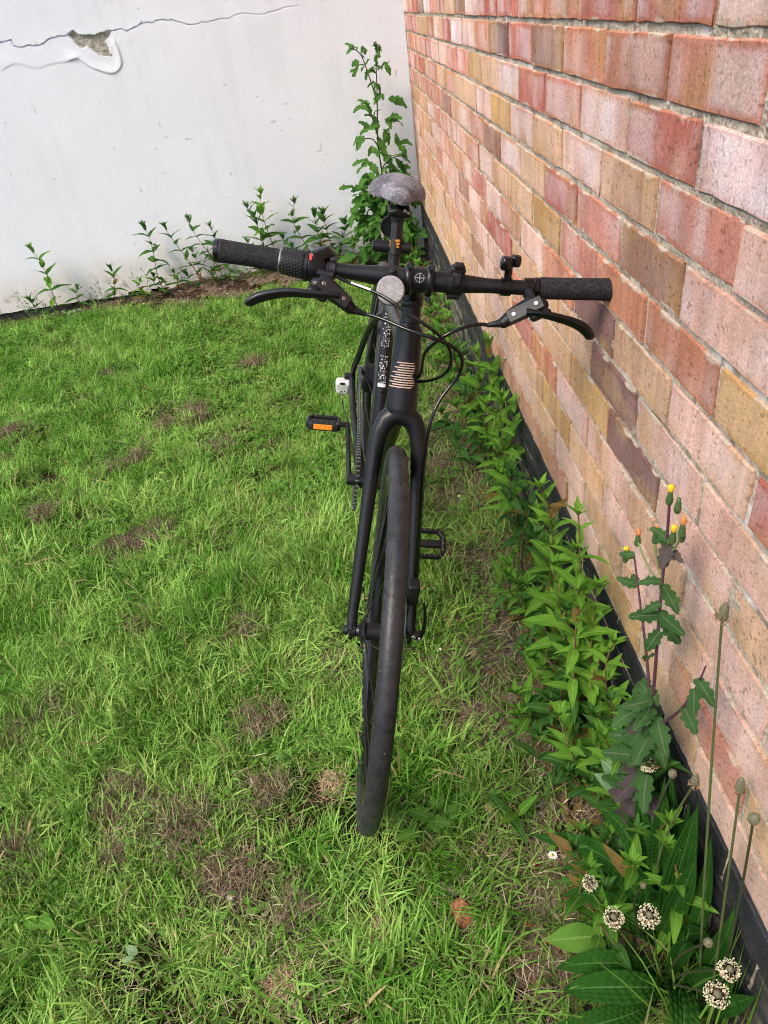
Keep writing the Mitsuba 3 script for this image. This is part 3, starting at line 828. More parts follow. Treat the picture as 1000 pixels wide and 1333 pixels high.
# ------------------------------------------------------------------ bicycle (x to its left side, y to its rear, z up, front tyre touching the ground at 0)
thing('bicycle', 'black flat bar city bicycle leaning with its grip against the brick wall', 'bicycle')
RW, HA = 0.3464, math.radians(71)
BRW = Rn.from_euler('z', -0.0365) * Rn.from_euler('y', 0.2271)
BT = np.array([-0.1375, 0.9618, 0.0])
SU, SP = np.array([0, math.cos(HA), math.sin(HA)]), np.array([0, math.sin(HA), -math.cos(HA)])
A0 = np.array([0, 0, RW]) + 0.048 * SP
STR = Rn.from_rotvec(SU * -0.0426)


def bike(name, mesh, bsdf, st=False, smooth=35, label=None, kind=None):
    if hasattr(mesh, 'to_mesh'):
        mesh = tm(mesh)
    mesh = mesh.copy()
    v = np.array(mesh.vertices)
    if st:
        v = STR.apply(v - A0) + A0
    mesh.vertices = BRW.apply(v) + BT
    k = put('bicycle__' + name, mesh, bsdf, smooth=smooth)
    if label or kind:
        labels[k] = {a: b for a, b in (('label', label), ('kind', kind)) if b}
    return k.split('__', 1)[1]


ax = lambda s, x=0.0, e=0.0: A0 + s * SU + e * SP + [x, 0, 0]   # a point on the steering axis, e to the rear


def wheel(name, c, st, rotor):
    ty = torus(c, RW - 0.0165, 0.0165, 0, 160, 20)
    w = bike(name, ty, 'tyre_bsdf', st, True)
    key = name if w == name else w
    prof = np.array([(-0.0095, RW - 0.031), (-0.0110, RW - 0.036), (-0.0100, RW - 0.052), (-0.0045, RW - 0.060), (0.0045, RW - 0.060), (0.0100, RW - 0.052), (0.0110, RW - 0.036), (0.0095, RW - 0.031)])
    n, k = 120, len(prof); a = np.arange(n) * 2 * np.pi / n
    V = np.stack([np.broadcast_to(prof[:, 0], (n, k)), prof[:, 1] * np.cos(a)[:, None], prof[:, 1] * np.sin(a)[:, None]], -1).reshape(-1, 3) + c
    i, j = np.meshgrid(np.arange(n), np.arange(k), indexing='ij')
    q = np.stack([i * k + j, ((i + 1) % n) * k + j, ((i + 1) % n) * k + (j + 1) % k, i * k + (j + 1) % k], -1).reshape(-1, 4)
    rim = trimesh.Trimesh(V, np.vstack([q[:, [0, 1, 2]], q[:, [0, 2, 3]]]), process=False)
    rim.fix_normals() if rim.volume < 0 else None
    bike(key + '__rim', rim, 'black_gloss_bsdf', st, 30)
    hub = sweep([c + [x, 0, 0] for x in (-0.046, -0.040, -0.034, -0.030, -0.026, 0.026, 0.030, 0.034, 0.040, 0.046)], [0.010, 0.012, 0.024, 0.024, 0.0165, 0.0165, 0.024, 0.024, 0.012, 0.010], sides=28)
    bike(key + '__hub', hub, 'black_frame_bsdf', st)
    sp = []
    for i in range(28):
        a = i * 2 * np.pi / 28; sd = -1 if i % 2 else 1
        tw = 0.85 * (1 if (i // 2) % 2 else -1)
        p0 = c + [sd * 0.032, 0.021 * math.cos(a + tw), 0.021 * math.sin(a + tw)]
        p1 = c + [sd * 0.003, (RW - 0.058) * math.cos(a), (RW - 0.058) * math.sin(a)]
        sp.append(cyl(p0, p1, 0.0011, sides=6))
    bike(key + '__spokes', cat(*sp), 'steel_black_bsdf', st, kind='stuff')
    if rotor:
        rot = []
        for R, r in ((0.076, 0.0042), (0.066, 0.002)):
            rot.append(torus(c + [0.040, 0, 0], R, r, 0, 90, 6, ry=0.0009))
        for i in range(6):
            a = i * np.pi / 3
            rot.append(sweep([c + [0.040, 0.02 * math.cos(a), 0.02 * math.sin(a)], c + [0.040, 0.074 * math.cos(a + 0.35), 0.074 * math.sin(a + 0.35)]], 0.004, 0.0009, up=(1, 0, 0), sides=8))
        bike(key + '__brake_disc', cat(*rot), 'steel_bsdf', st)
    return key


plain('steel_black_bsdf', (0.05, 0.05, 0.055), 0.35, 0.2, 80, metallic=0.7)
AXF, AXR = np.array([0, 0, RW]), np.array([0, 1.106, RW])
wheel('front_wheel', AXF, True, True)
wheel('rear_wheel', AXR, False, False)

# fork
legs = m3.Manifold()
for sd in (-1, 1):
    P = []
    for x, s, f in ((0.0, .400, 0), (0.012, .398, 0), (0.024, .388, -.001), (0.0335, .368, -.002), (0.0385, .34, -.003), (0.041, .30, -.006), (0.0445, .22, -.014), (0.0495, .12, -.028), (0.0535, .04, -.042), (0.0545, 0.008, -.047)):
        P.append(ax(s, sd * x, f))
    legs = legs + chain(P, [.0205, .0195, .0178, .0160, .0148, .0138, .0124, .0112, .0100, .0098], 24)
bike('fork', legs, 'black_frame_bsdf', True, 50)
bike('fork__crown_race', cyl(ax(.402), ax(.411), .0262, .0275, 40), 'black_frame_bsdf', True)
for sd in (-1, 1):
    bike('fork__dropout', rbox(AXF + [sd * 0.0545, 0.002, -0.002], (0.008, 0.024, 0.030), 0.003), 'black_frame_bsdf', True)
bike('axle_nut', cat(cyl(AXF + [-0.046, 0, 0], AXF + [-0.0575, 0, 0], .0125, sides=28, bevel=.001), cyl(AXF + [-0.059, 0, 0], AXF + [-0.070, 0, 0], .0095, .0085, 24, bevel=.0015)), 'black_frame_bsdf', True)
bike('quick_release', cat(cyl(AXF + [0.056, 0, 0], AXF + [0.072, 0, 0], .0095, sides=24, bevel=.001), sweep(curve([AXF + [0.071, -0.004, -0.004], AXF + [0.078, -0.004, 0.018], AXF + [0.078, 0.004, 0.045], AXF + [0.073, 0.010, 0.070]], 16), np.linspace(.0075, .0042, 16), np.linspace(.004, .0022, 16), up=(1, 0, 0))), 'black_gloss_bsdf', True)
for dx, dz in ((0.0615, .004), (0.0735, .000)):
    bike('quick_release__rivet', cyl(AXF + [dx, -0.0095, dz], AXF + [dx, -0.0125, dz + .0008], .0042, sides=16, bevel=.0008), 'silver_bsdf', True)
bike('brake_caliper', cat(rbox(AXF + [0.052, 0.030, 0.080], (0.022, 0.030, 0.045), .005), rbox(AXF + [0.046, 0.050, 0.075], (0.030, 0.02, 0.03), .005)), 'black_plastic_bsdf', True)

# frame
BB = np.array([0, 0.62, 0.28]); SA = math.radians(73); ST = np.array([0, math.cos(SA), math.sin(SA)])
stt = BB + 0.50 * ST
fr = sweep([ax(s) for s in (.408, .412, .45, .49, .52, .545)], [.0268, .0278, .0268, .0250, .0238, .0232], sides=48)
bike('head_tube', fr, 'black_frame_bsdf')
bike('down_tube', sweep([ax(.435, 0, .012), ax(.43, 0, .06), BB + [0, -.06, .05], BB + [0, -.01, .01]], [.021, .0215, .0215, .021], [.023, .024, .024, .022], sides=32), 'black_frame_bsdf')
bike('top_tube', sweep([ax(.53, 0, .012), ax(.525, 0, .08), BB + .455 * ST + [0, -.06, .008], BB + .45 * ST], [.0175, .0175, .0165, .0160], [.020, .020, .017, .016], sides=32), 'black_frame_bsdf')
bike('seat_tube', sweep([BB, BB + .30 * ST, BB + .50 * ST], [.0172, .0165, .0168], sides=32), 'black_frame_bsdf')
bike('bottom_bracket', cyl(BB + [-.036, 0, 0], BB + [.036, 0, 0], .0215, sides=32, bevel=.002), 'black_frame_bsdf')
for sd in (-1, 1):
    d = np.array([sd * 0.066, 1.100, RW + .004])
    bike('seat_stay', sweep(curve([BB + .42 * ST + [sd * .010, 0.010, 0], [sd * .040, .90, .575], [sd * .060, 1.04, .425], d + [0, -.012, .02], d], 22), .0085, sides=16), 'black_frame_bsdf')
    bike('chain_stay', sweep(curve([BB + [sd * .030, .016, -.004], [sd * .036, .72, .285], [sd * .052, .86, .305], [sd * .063, 1.0, .328], d], 22), .0095, sides=16), 'black_frame_bsdf')
    bike('rear_dropout', rbox(d, (.007, .030, .036), .003), 'black_frame_bsdf')
for l in (0.17, 0.245, .36):
    bike('bottle_bolt', cyl(BB + l * ST + [0, -.016, -.005], BB + l * ST + [0, -.0195, -.006], .0042, sides=14, bevel=.0008), 'black_gloss_bsdf')


def on_tube(c0, d, r, a0, a1, l, h=0.0011, lift=0.0003, n=9):
    """a printed bar on a tube: centre c0 + l d, from angle a0 to a1 about its axis (0 faces the front, + to the bicycle's left), h tall"""
    d = d / np.linalg.norm(d); fwd = np.array([0, -1, 0.0]); fwd = fwd - d * (fwd @ d); fwd /= np.linalg.norm(fwd)
    a = np.linspace(a0, a1, n)
    ring = fwd * np.cos(a)[:, None] + np.array([1, 0, 0]) * np.sin(a)[:, None]
    V = np.vstack([c0 + d * (l + z) + ring * (r + q) for q in (0.0, lift) for z in (-h / 2, h / 2)])
    i = np.arange(n - 1)
    def quad(p, q): return np.vstack([np.stack([p + i, p + i + 1, q + i + 1], 1), np.stack([p + i, q + i + 1, q + i], 1)])
    return trimesh.Trimesh(V, np.vstack([quad(2 * n, 3 * n), quad(0, 2 * n), quad(3 * n, n)]), process=False)


# the badge of stacked copper lines on the head tube
le = [51, 55, 48, 52, 46, 50, 44, 48, 42, 46, 41]; ri = [76, 77, 77, 76, 75, 73, 75, 75, 76, 75, 72]
bars = []
for i, (a, b) in enumerate(zip(le, ri)):
    s = .4905 - .0041 * i
    cx = 65.2 - 0.22 * i
    bars.append(on_tube(A0, SU, np.interp(s, [.45, .49, .52], [.0268, .0250, .0238]) + .0002, math.asin(np.clip((a - cx) / 21.5, -.95, .95)), math.asin(np.clip((b - cx) / 21.5, -.95, .95)), s, .0016, .0004))
bike('head_tube__badge', cat(*bars), 'copper_print_bsdf', False, False, label='emblem of eleven stacked copper lines on the head tube')
# small white print running along the seat tube
pr_ = np.random.default_rng(2); marks = []
for l0, l1, dense in ((.245 + .012, .325, 1), (.345, .43, .8)):
    l = l0
    while l < l1:
        hh = pr_.uniform(.0012, .0042)
        for a0 in np.arange(-.85, .45, .26):
            if pr_.random() < .62 * dense:
                marks.append(on_tube(BB, ST, .0168, a0, a0 + pr_.uniform(.07, .24), l, hh * pr_.uniform(.5, 1), .0003, 4))
        l += hh + pr_.uniform(.0006, .0022)
marks.append(on_tube(BB, ST, .0168, -.85, .40, .252, .0085, .0003, 8))
bike('seat_tube__lettering', cat(*marks), 'white_print_bsdf', False, False, label='small white print along the seat tube')

# headset and stem
bike('headset', cat(cyl(ax(.5455), ax(.556), .0226, .0180, 40), cyl(ax(.556), ax(.566), .0176, sides=40, bevel=.0008), cyl(ax(.5665), ax(.582), .0174, sides=40, bevel=.0008)), 'black_frame_bsdf', True)
BC = ax(.6236, 0, -.0966)
bike('stem', chain([ax(.590), ax(.618)], .0195, 32) + chain([ax(.606, 0, -.004), BC + [0, .018, -.001]], [.0175, .0165], 32), 'black_frame_bsdf', True, 50)
bike('stem__top_cap', cyl(ax(.634), ax(.6405), .0168, sides=32, bevel=.0015), 'black_gloss_bsdf', True)
for x in (-.0145, .0185):
    cl = torus(BC + [x, 0, 0], .0188, .0052, 0, 48, 12, ry=.0066)
    bike('stem__face_clamp', cl, 'black_frame_bsdf', True)
    for zz, yy in ((.0245, -.012), (-.0245, -.012)):
        bike('stem__bolt', cyl(BC + [x, yy, zz], BC + [x, yy - .0085, zz + .002], .0048, sides=18, bevel=.001), 'black_gloss_bsdf', True)
        bike('stem__bolt_socket', cyl(BC + [x, yy - .0084, zz + .002], BC + [x, yy - .0093, zz + .0022], .0026, sides=6), 'grey_plastic_bsdf', True)
bike('stem__face_plate', sweep([BC + [-.009, 0, 0], BC + [.013, 0, 0]], .0186, sides=40), 'black_frame_bsdf', True)
em = BC + [.0022, 0, 0]
fdir = np.array([0, -math.cos(.45), math.sin(.45)]); updir = np.array([0, math.sin(.45), math.cos(.45)])
E_ = np.stack([[1, 0, 0], updir, fdir], 1)
ring = torus(np.zeros(3), .0066, .0005, 2, 40, 6)
emb = cat(ring, trimesh.creation.box((.0168, .0010, .0006)), trimesh.creation.box((.0010, .0160, .0006)))
emb.vertices = np.array(emb.vertices) @ E_.T + em + fdir * .0190
bike('stem__emblem', emb, 'silver_bsdf', True, False, label='small silver circle and cross emblem on the stem')

# handlebar and what is clamped to it
barP = np.array([(-.303, .157, .966), (-.215, .157, .9605), (-.15, .157, .9555), (-.085, .157, .953), (-.04, .157, .952), (.05, .157, .952), (.085, .157, .9527), (.15, .157, .9548), (.215, .157, .959), (.303, .157, .966)])
cb = CubicSpline(barP[:, 0], barP)
at_bar = lambda x: cb(x)
xs_ = np.linspace(-.30, .30, 61)
bike('handlebar', sweep([at_bar(x) for x in xs_], np.interp(np.abs(xs_), [0, .052, .085, .11, .3], [.0159, .0159, .0128, .0112, .0111]), sides=32), 'black_frame_bsdf', True)


def round_bar(x0, x1, prof, sides=36):
    xs = [x0 + (x1 - x0) * t for t, r in prof]
    return sweep([at_bar(x) for x in xs], [r for t, r in prof], sides=sides)


gripR = round_bar(.190, .304, [(0, .0150), (.015, .0168), (.3, .0165), (.7, .0166), (.955, .0172), (.958, .0160)])
gripL = round_bar(-.304, -.212, [(0, .0165), (.06, .0176), (.062, .0170), (.5, .0163), (.95, .0168), (1, .0165)])
bike('grip', gripR, 'grip_bsdf', True, label='worn black rubber grip touching the brick wall')
bike('grip__end_ring', round_bar(.2995, .3012, [(0, .0174), (1, .0174)]), 'grey_plastic_bsdf', True)
bike('grip__end_cap', round_bar(.3013, .3105, [(0, .0176), (.1, .0180), (.8, .0176), (1, .0150)]), 'black_gloss_bsdf', True)
bike('grip__lock_ring', round_bar(.181, .1895, [(0, .0150), (.1, .0160), (.9, .0160), (1, .0150)]), 'black_gloss_bsdf', True)
g2 = bike('grip', gripL, 'grip_bsdf', True, label='worn black rubber grip beside the twist shifter')
bike(g2 + '__end_cap', round_bar(-.3125, -.3045, [(0, .0145), (.2, .0172), (.9, .0178), (1, .0172)]), 'black_gloss_bsdf', True)
bike(g2 + '__end_ring', round_bar(-.3040, -.3015, [(0, .0174), (1, .0174)]), 'grey_plastic_bsdf', True)
bike(g2 + '__inner_ring', round_bar(-.2135, -.2115, [(0, .0178), (1, .0178)]), 'silver_bsdf', True)
# twist shifter with knurled sleeve
tw = bike('twist_shifter', round_bar(-.2110, -.1755, [(0, .0172), (.08, .0186), (.5, .0200), (.92, .0208), (1, .0200)]), 'black_plastic_bsdf', True)
kn = []
for i in range(7):
    x = -.2065 + .0046 * i
    r = np.interp(x, [-.211, -.193, -.1755], [.0186, .0200, .0208])
    c0 = at_bar(x)
    for k in range(26):
        a = (k + .5 * (i % 2)) * 2 * np.pi / 26
        nd = np.array([0, math.cos(a), math.sin(a)]); td = np.array([0, -math.sin(a), math.cos(a)]); xd = np.array([1, 0, 0.0])
        b0 = c0 + nd * (r - .0003)
        V = np.array([b0 - xd * .0021, b0 - td * .0021, b0 + xd * .0021, b0 + td * .0021, b0 + nd * .0017])
        kn.append(trimesh.Trimesh(V, [(0, 4, 1), (1, 4, 2), (2, 4, 3), (3, 4, 0)], process=False))
bike('twist_shifter__knurls', cat(*kn), 'grey_plastic_bsdf', True, False, kind='stuff')
bike('twist_shifter__collar', round_bar(-.1752, -.1685, [(0, .0210), (.15, .0240), (.85, .0244), (1, .0225)], 44), 'black_frame_bsdf', True)
hc = at_bar(-.156)
bike('twist_shifter__housing', round_bar(-.1685, -.143, [(0, .0225), (.1, .0232), (.6, .0215), (.9, .0175), (1, .0150)], 40), 'black_frame_bsdf', True)
bike('twist_shifter__cover', sweep(curve([hc + [-.008, -.006, .017], hc + [.004, .004, .022], hc + [.017, .012, .021], hc + [.022, .015, .018]], 10), [.013, .0155, .0125, .007], [.008, .0105, .0095, .006], sides=20) if False else
     tm(chain([hc + [-.004, -.004, .016], hc + [.012, .004, .019], hc + [.022, .008, .015]], [.0105, .0125, .0090], 22)), 'black_gloss_bsdf', True, 50)
RX = Rn.from_euler('xy', [-.55, -.25]).as_matrix()
bike('twist_shifter__gear_mark', rbox(hc + [-.0085, -.0147, .0190], (.0045, .0125, .0012), .0005, Rn.from_euler('x', .65).as_matrix()), 'red_print_bsdf', True, label='small red gear marking on the twist shifter')
bike('twist_shifter__cable_port', cyl(hc + [.002, -.0185, -.002], at_bar(-.128) + [.0, -.0215, -.0035], .0072, .0058, 22, bevel=.001), 'black_frame_bsdf', True)
bike('shifter_clamp', cat(round_bar(-.1365, -.1270, [(0, .0145), (.1, .0155), (.9, .0155), (1, .0145)]), rbox(at_bar(-.131) + [0, -.004, .016], (.0095, .012, .008), .002)), 'grey_plastic_bsdf', True)


def brake_lever(sd, x0, name, lbl):
    c = at_bar(sd * x0)
    M = lambda a, f, z: np.array([sd * a, .157 - f, z])
    if sd < 0:
        clamp_x, zc = .135, c[2]
    else:
        clamp_x, zc = .173, c[2]
    k = clamp_x
    body = chain([M(k + .018, .036, zc - .014), M(k, .040, zc - .016), M(k - .022, .044, zc - .030), M(k - .036, .046, zc - .042)], [.0110, .0145, .0125, .0090], 22)
    body = body + chain([M(k, .014, zc - .004), M(k + .004, .036, zc - .014)], [.0085, .0100], 18)
    body = body + m3.Manifold.batch_hull([m3.Manifold.sphere(.0055, 14).translate(tuple(M(k + .026, .050, zc - .018))), m3.Manifold.sphere(.0070, 14).translate(tuple(M(k + .006, .056, zc - .026))), m3.Manifold.sphere(.0065, 14).translate(tuple(M(k + .004, .034, zc - .016)))])
    n = bike(name, body, 'black_frame_bsdf', True, 50, label=lbl)
    bike(n + '__clamp', sweep([at_bar(sd * (k - .006)), at_bar(sd * (k + .006))], .0152, sides=32), 'black_gloss_bsdf', True)
    # reservoir lid with two screws
    lid0, lid1 = M(k + .014, .048, zc - .006), M(k - .030, .052, zc - .033)
    d = lid1 - lid0; d /= np.linalg.norm(d)
    nrm = np.array([0, -.62, .78]); nrm = nrm - d * (nrm @ d); nrm /= np.linalg.norm(nrm)
    Rl = np.stack([d, np.cross(nrm, d), nrm], 1)
    bike(n + '__reservoir_lid', rbox((lid0 + lid1) / 2 + nrm * .0045, (.056, .0205, .0055), .0015, Rl), 'grey_plastic_bsdf', True)
    for t in (-.018, .018):
        bike(n + '__screw', cyl((lid0 + lid1) / 2 + d * t + nrm * .0065, (lid0 + lid1) / 2 + d * t + nrm * .0084, .0036, sides=16, bevel=.0006), 'steel_bsdf', True)
    if sd < 0:
        Pb = [M(.118, .056, zc - .020), M(.140, .060, zc - .020), M(.165, .062, zc - .0205), M(.187, .062, zc - .021), M(.221, .062, zc - .028), M(.243, .062, zc - .037), M(.254, .061, zc - .047)]
    else:
        Pb = [M(.166, .056, zc - .020), M(.190, .060, zc - .019), M(.212, .062, zc - .0215), M(.236, .062, zc - .026), M(.256, .061, zc - .034), M(.266, .060, zc - .042), M(.272, .058, zc - .051)]
    C = curve(Pb, 40)
    t = np.linspace(0, 1, 40)
    bike(n + '__blade', sweep(C, np.interp(t, [0, .15, .35, .9, .97, 1], [.0062, .0048, .0046, .0060, .0055, .002]), np.interp(t, [0, .15, .35, .8, .97, 1], [.0060, .0060, .0068, .0086, .0075, .003]), up=(0, -.45, .9), sides=18, power=2.6), 'black_gloss_bsdf' if sd > 0 else 'black_frame_bsdf', True)
    h0 = M(k - .038, .046, zc - .043); h1 = M(k - .060, .046, zc - .049)
    bike(n + '__hose_nut', sweep([h0, h0 + (h1 - h0) * .35, h0 + (h1 - h0) * .4, h0 + (h1 - h0) * .6, h0 + (h1 - h0) * .65, h1], [.0068, .0062, .0050, .0050, .0042, .0036], sides=18), 'black_plastic_bsdf', True)
    return n, h1


_, hL = brake_lever(-1, .135, 'brake_lever', 'satin black brake lever beside the twist shifter')
_, hR = brake_lever(1, .173, 'brake_lever', 'glossy black brake lever on the wall side')
hoseA = np.array([hc + [.030, -.021, -.004], [-.095, .128, .944], [-.05, .1, .939], [-.012, .08, .924], [.027, .07, .906], [.053, .075, .882], [.063, .09, .857], [.064, .12, .823], [.047, .16, .787], [.020, .196, .764]])
hoseB = np.array([hL, [-.047, .095, .906], [-.009, .075, .901], [.028, .065, .896], [.064, .07, .881], [.079, .08, .859], [.077, .085, .83], [.061, .08, .804], [.046, .065, .775], [.040, .055, .72], [.044, .050, .60], [.052, .045, .45]])
hoseC = np.array([hR, [.067, .1, .9], [.039, .1, .88], [.024, .12, .85], [.024, .15, .815], [.020, .190, .771]])
bike('gear_cable', sweep(curve(hoseA, 90), .0026, sides=12), 'black_gloss_bsdf', True)
bike('brake_hose', sweep(curve(hoseB, 100), .0029, sides=12), 'black_gloss_bsdf', True)
bike('brake_hose', sweep(curve(hoseC, 70), .0029, sides=12), 'black_gloss_bsdf', True)
cA = curve(hoseA, 90)
bike('gear_cable__white_print', sweep(cA[6:15] + [0, -.0010, .0010], .0019, sides=10), 'white_print_bsdf', True)

# reflector, light brackets
rc = np.array([-.041, .113, .9455])
Rr = Rn.from_euler('x', .32).as_matrix()
fd = np.array([0, -math.cos(.38), math.sin(.38)])
bike('front_reflector', cyl(rc - fd * .004, rc + fd * .001, .0222, sides=48, bevel=.001), 'black_plastic_bsdf', True)
bike('front_reflector__lens', cyl(rc + fd * .001, rc + fd * .0038, .0210, .0204, 48, bevel=.0012), 'reflector_bsdf', True, label='round clear ribbed reflector lens')
u2 = np.array([0, math.sin(.38), math.cos(.38)])
ribs = []
for i in range(-6, 7):
    for j in range(-6, 7):
        x, z = i * .0030 + (j % 2) * .0015, j * .0029
        if x * x + z * z < .0195 ** 2 and abs(x + .004) > .0018:
            b0 = rc + fd * .0037 + np.array([1, 0, 0]) * x + u2 * z
            ribs.append(trimesh.Trimesh([b0 + [-.0014, 0, 0], b0 - u2 * .0014, b0 + [.0014, 0, 0], b0 + u2 * .0014, b0 + fd * .0012], [(0, 1, 4), (1, 2, 4), (2, 3, 4), (3, 0, 4)], process=False))
bike('front_reflector__prisms', cat(*ribs), 'reflector_bsdf', True, False, kind='stuff')
bike('front_reflector__bracket', cat(sweep([at_bar(-.046), at_bar(-.034)], .0178, sides=32), rbox(at_bar(-.040) + [0, -.018, .010], (.010, .018, .016), .003), rbox(at_bar(-.040) + [0, -.030, -.006], (.009, .024, .018), .003)), 'black_plastic_bsdf', True)
c = at_bar(.058)
bike('light_bracket', cat(sweep([at_bar(.046), at_bar(.070)], .0182, sides=32), rbox(c + [.001, -.014, .010], (.014, .016, .022), .003), rbox(c + [.003, .002, .021], (.022, .022, .010), .003), rbox(c + [.003, -.004, .028], (.016, .014, .009), .003), rbox(c + [0, -.002, -.018], (.020, .018, .010), .003)), 'black_plastic_bsdf', True)
bike('light_bracket__buckle', rbox(c + [.002, -.0225, .013], (.008, .004, .016), .001), 'grey_plastic_bsdf', True)
c = at_bar(.138)
bike('phone_mount', cat(sweep([at_bar(.130), at_bar(.146)], .0138, sides=30), cyl(c + [0, -.002, .010], c + [-.001, -.002, .034], .0060, sides=20), rbox(c + [-.007, -.006, .037], (.018, .020, .020), .005), rbox(c + [.008, .002, .040], (.016, .016, .017), .004)), 'black_gloss_bsdf', True)

# drivetrain
CX = -.0455
ringm = []
nT = 40; rch = .078
ringm.append(torus(BB + [CX, 0, 0], rch - .006, .006, 0, 96, 8, ry=.0012))
for i in range(nT):
    a = i * 2 * np.pi / nT
    ringm.append(rbox(BB + [CX, (rch + .001) * math.cos(a), (rch + .001) * math.sin(a)], (.002, .006, .005), .0006, Rn.from_euler('x', a).as_matrix(), 4))
for i in range(5):
    a = i * 2 * np.pi / 5 + .5
    ringm.append(sweep([BB + [CX, 0.012 * math.cos(a), .012 * math.sin(a)], BB + [CX, .070 * math.cos(a), .070 * math.sin(a)]], .009, .0016, up=(1, 0, 0), sides=10))
bike('chainring', cat(*ringm), 'black_gloss_bsdf')
rs = .036
# the closed path of the chain: arc on the ring, lower run, arc on the sprocket, upper run
dv = (AXR - BB)[1:]; dist = np.linalg.norm(dv); base = math.atan2(dv[1], dv[0]); al = math.acos((rch - rs) / dist)
def arc(c, r, a0, a1, n): return [c + [CX, r * math.cos(a), r * math.sin(a)] for a in np.linspace(a0, a1, n)]
Pc = arc(BB, rch, base + al, base + 2 * np.pi - al, 60) + arc(AXR, rs, base - al, base + al, 24)
Pc = np.array(Pc + [Pc[0]])
Lc = np.r_[0, np.cumsum(np.linalg.norm(np.diff(Pc, axis=0), axis=1))]
nl = int(Lc[-1] / .0127)
lk, pins = [], []
S = np.linspace(0, Lc[-1], nl + 1)
Q = np.stack([np.interp(S, Lc, Pc[:, i]) for i in range(3)], 1)
for i in range(nl):
    a, b = Q[i], Q[i + 1]; m_ = (a + b) / 2; t = b - a; ang = math.atan2(t[2], t[1])
    o = .0034 if i % 2 else .0023
    for sd in (-1, 1):
        lk.append(rbox(m_ + [sd * o, 0, 0], (.0011, .0150, .0078), .0005, Rn.from_euler('x', ang).as_matrix(), 4))
    pins.append(cyl(a + [-.0050, 0, 0], a + [.0050, 0, 0], .0024, sides=10))
bike('chain', cat(*lk), 'chain_bsdf', False, False)
bike('chain__pins', cat(*pins), 'silver_bsdf', False, 40, kind='stuff')
bike('sprocket', cat(torus(AXR + [CX, 0, 0], rs - .005, .005, 0, 48, 8, ry=.0015), cyl(AXR + [CX - .004, 0, 0], AXR + [-.030, 0, 0], .026, .036, 36)), 'chain_bsdf')
bike('hub_gear', cyl(AXR + [-.034, 0, 0], AXR + [.034, 0, 0], .045, sides=48, bevel=.006), 'black_frame_bsdf')
# silver gear box at the rear hub with its cable
gb = np.array([-.090, 1.100, .314])
bike('gear_box', tm(m3.Manifold.batch_hull([m3.Manifold.sphere(.009, 18).translate(tuple(gb + np.array(q))) for q in ((-.017, .006, .016), (.012, .006, .018), (-.015, .004, -.014), (.010, .002, -.018), (-.017, -.010, .010), (.012, -.010, .012), (-.012, -.008, -.012), (.008, -.008, -.014))])), 'box_silver_bsdf', False, 50, label='silver gear changer box at the rear hub')
bike('gear_box__slot', cat(rbox(gb + [-.005, -.0185, .017], (.015, .004, .0065), .001), rbox(gb + [-.006, -.0175, -.010], (.005, .004, .004), .001), rbox(gb + [.004, -.0172, -.008], (.004, .004, .004), .001)), 'black_plastic_bsdf')
bike('gear_box__axle_nut', cyl(AXR + [-.068, 0, -.0], AXR + [-.090, 0, 0], .011, sides=20, bevel=.002), 'black_plastic_bsdf')
bike('gear_box__cable', sweep(curve([gb + [-.004, -.010, -.022], gb + [.004, -.05, -.05], [-.072, .98, .262], [-.058, .85, .258], [-.034, .70, .262]], 30), .0022, sides=8), 'black_gloss_bsdf')
ca, sa = math.cos(math.radians(27)), math.sin(math.radians(27))
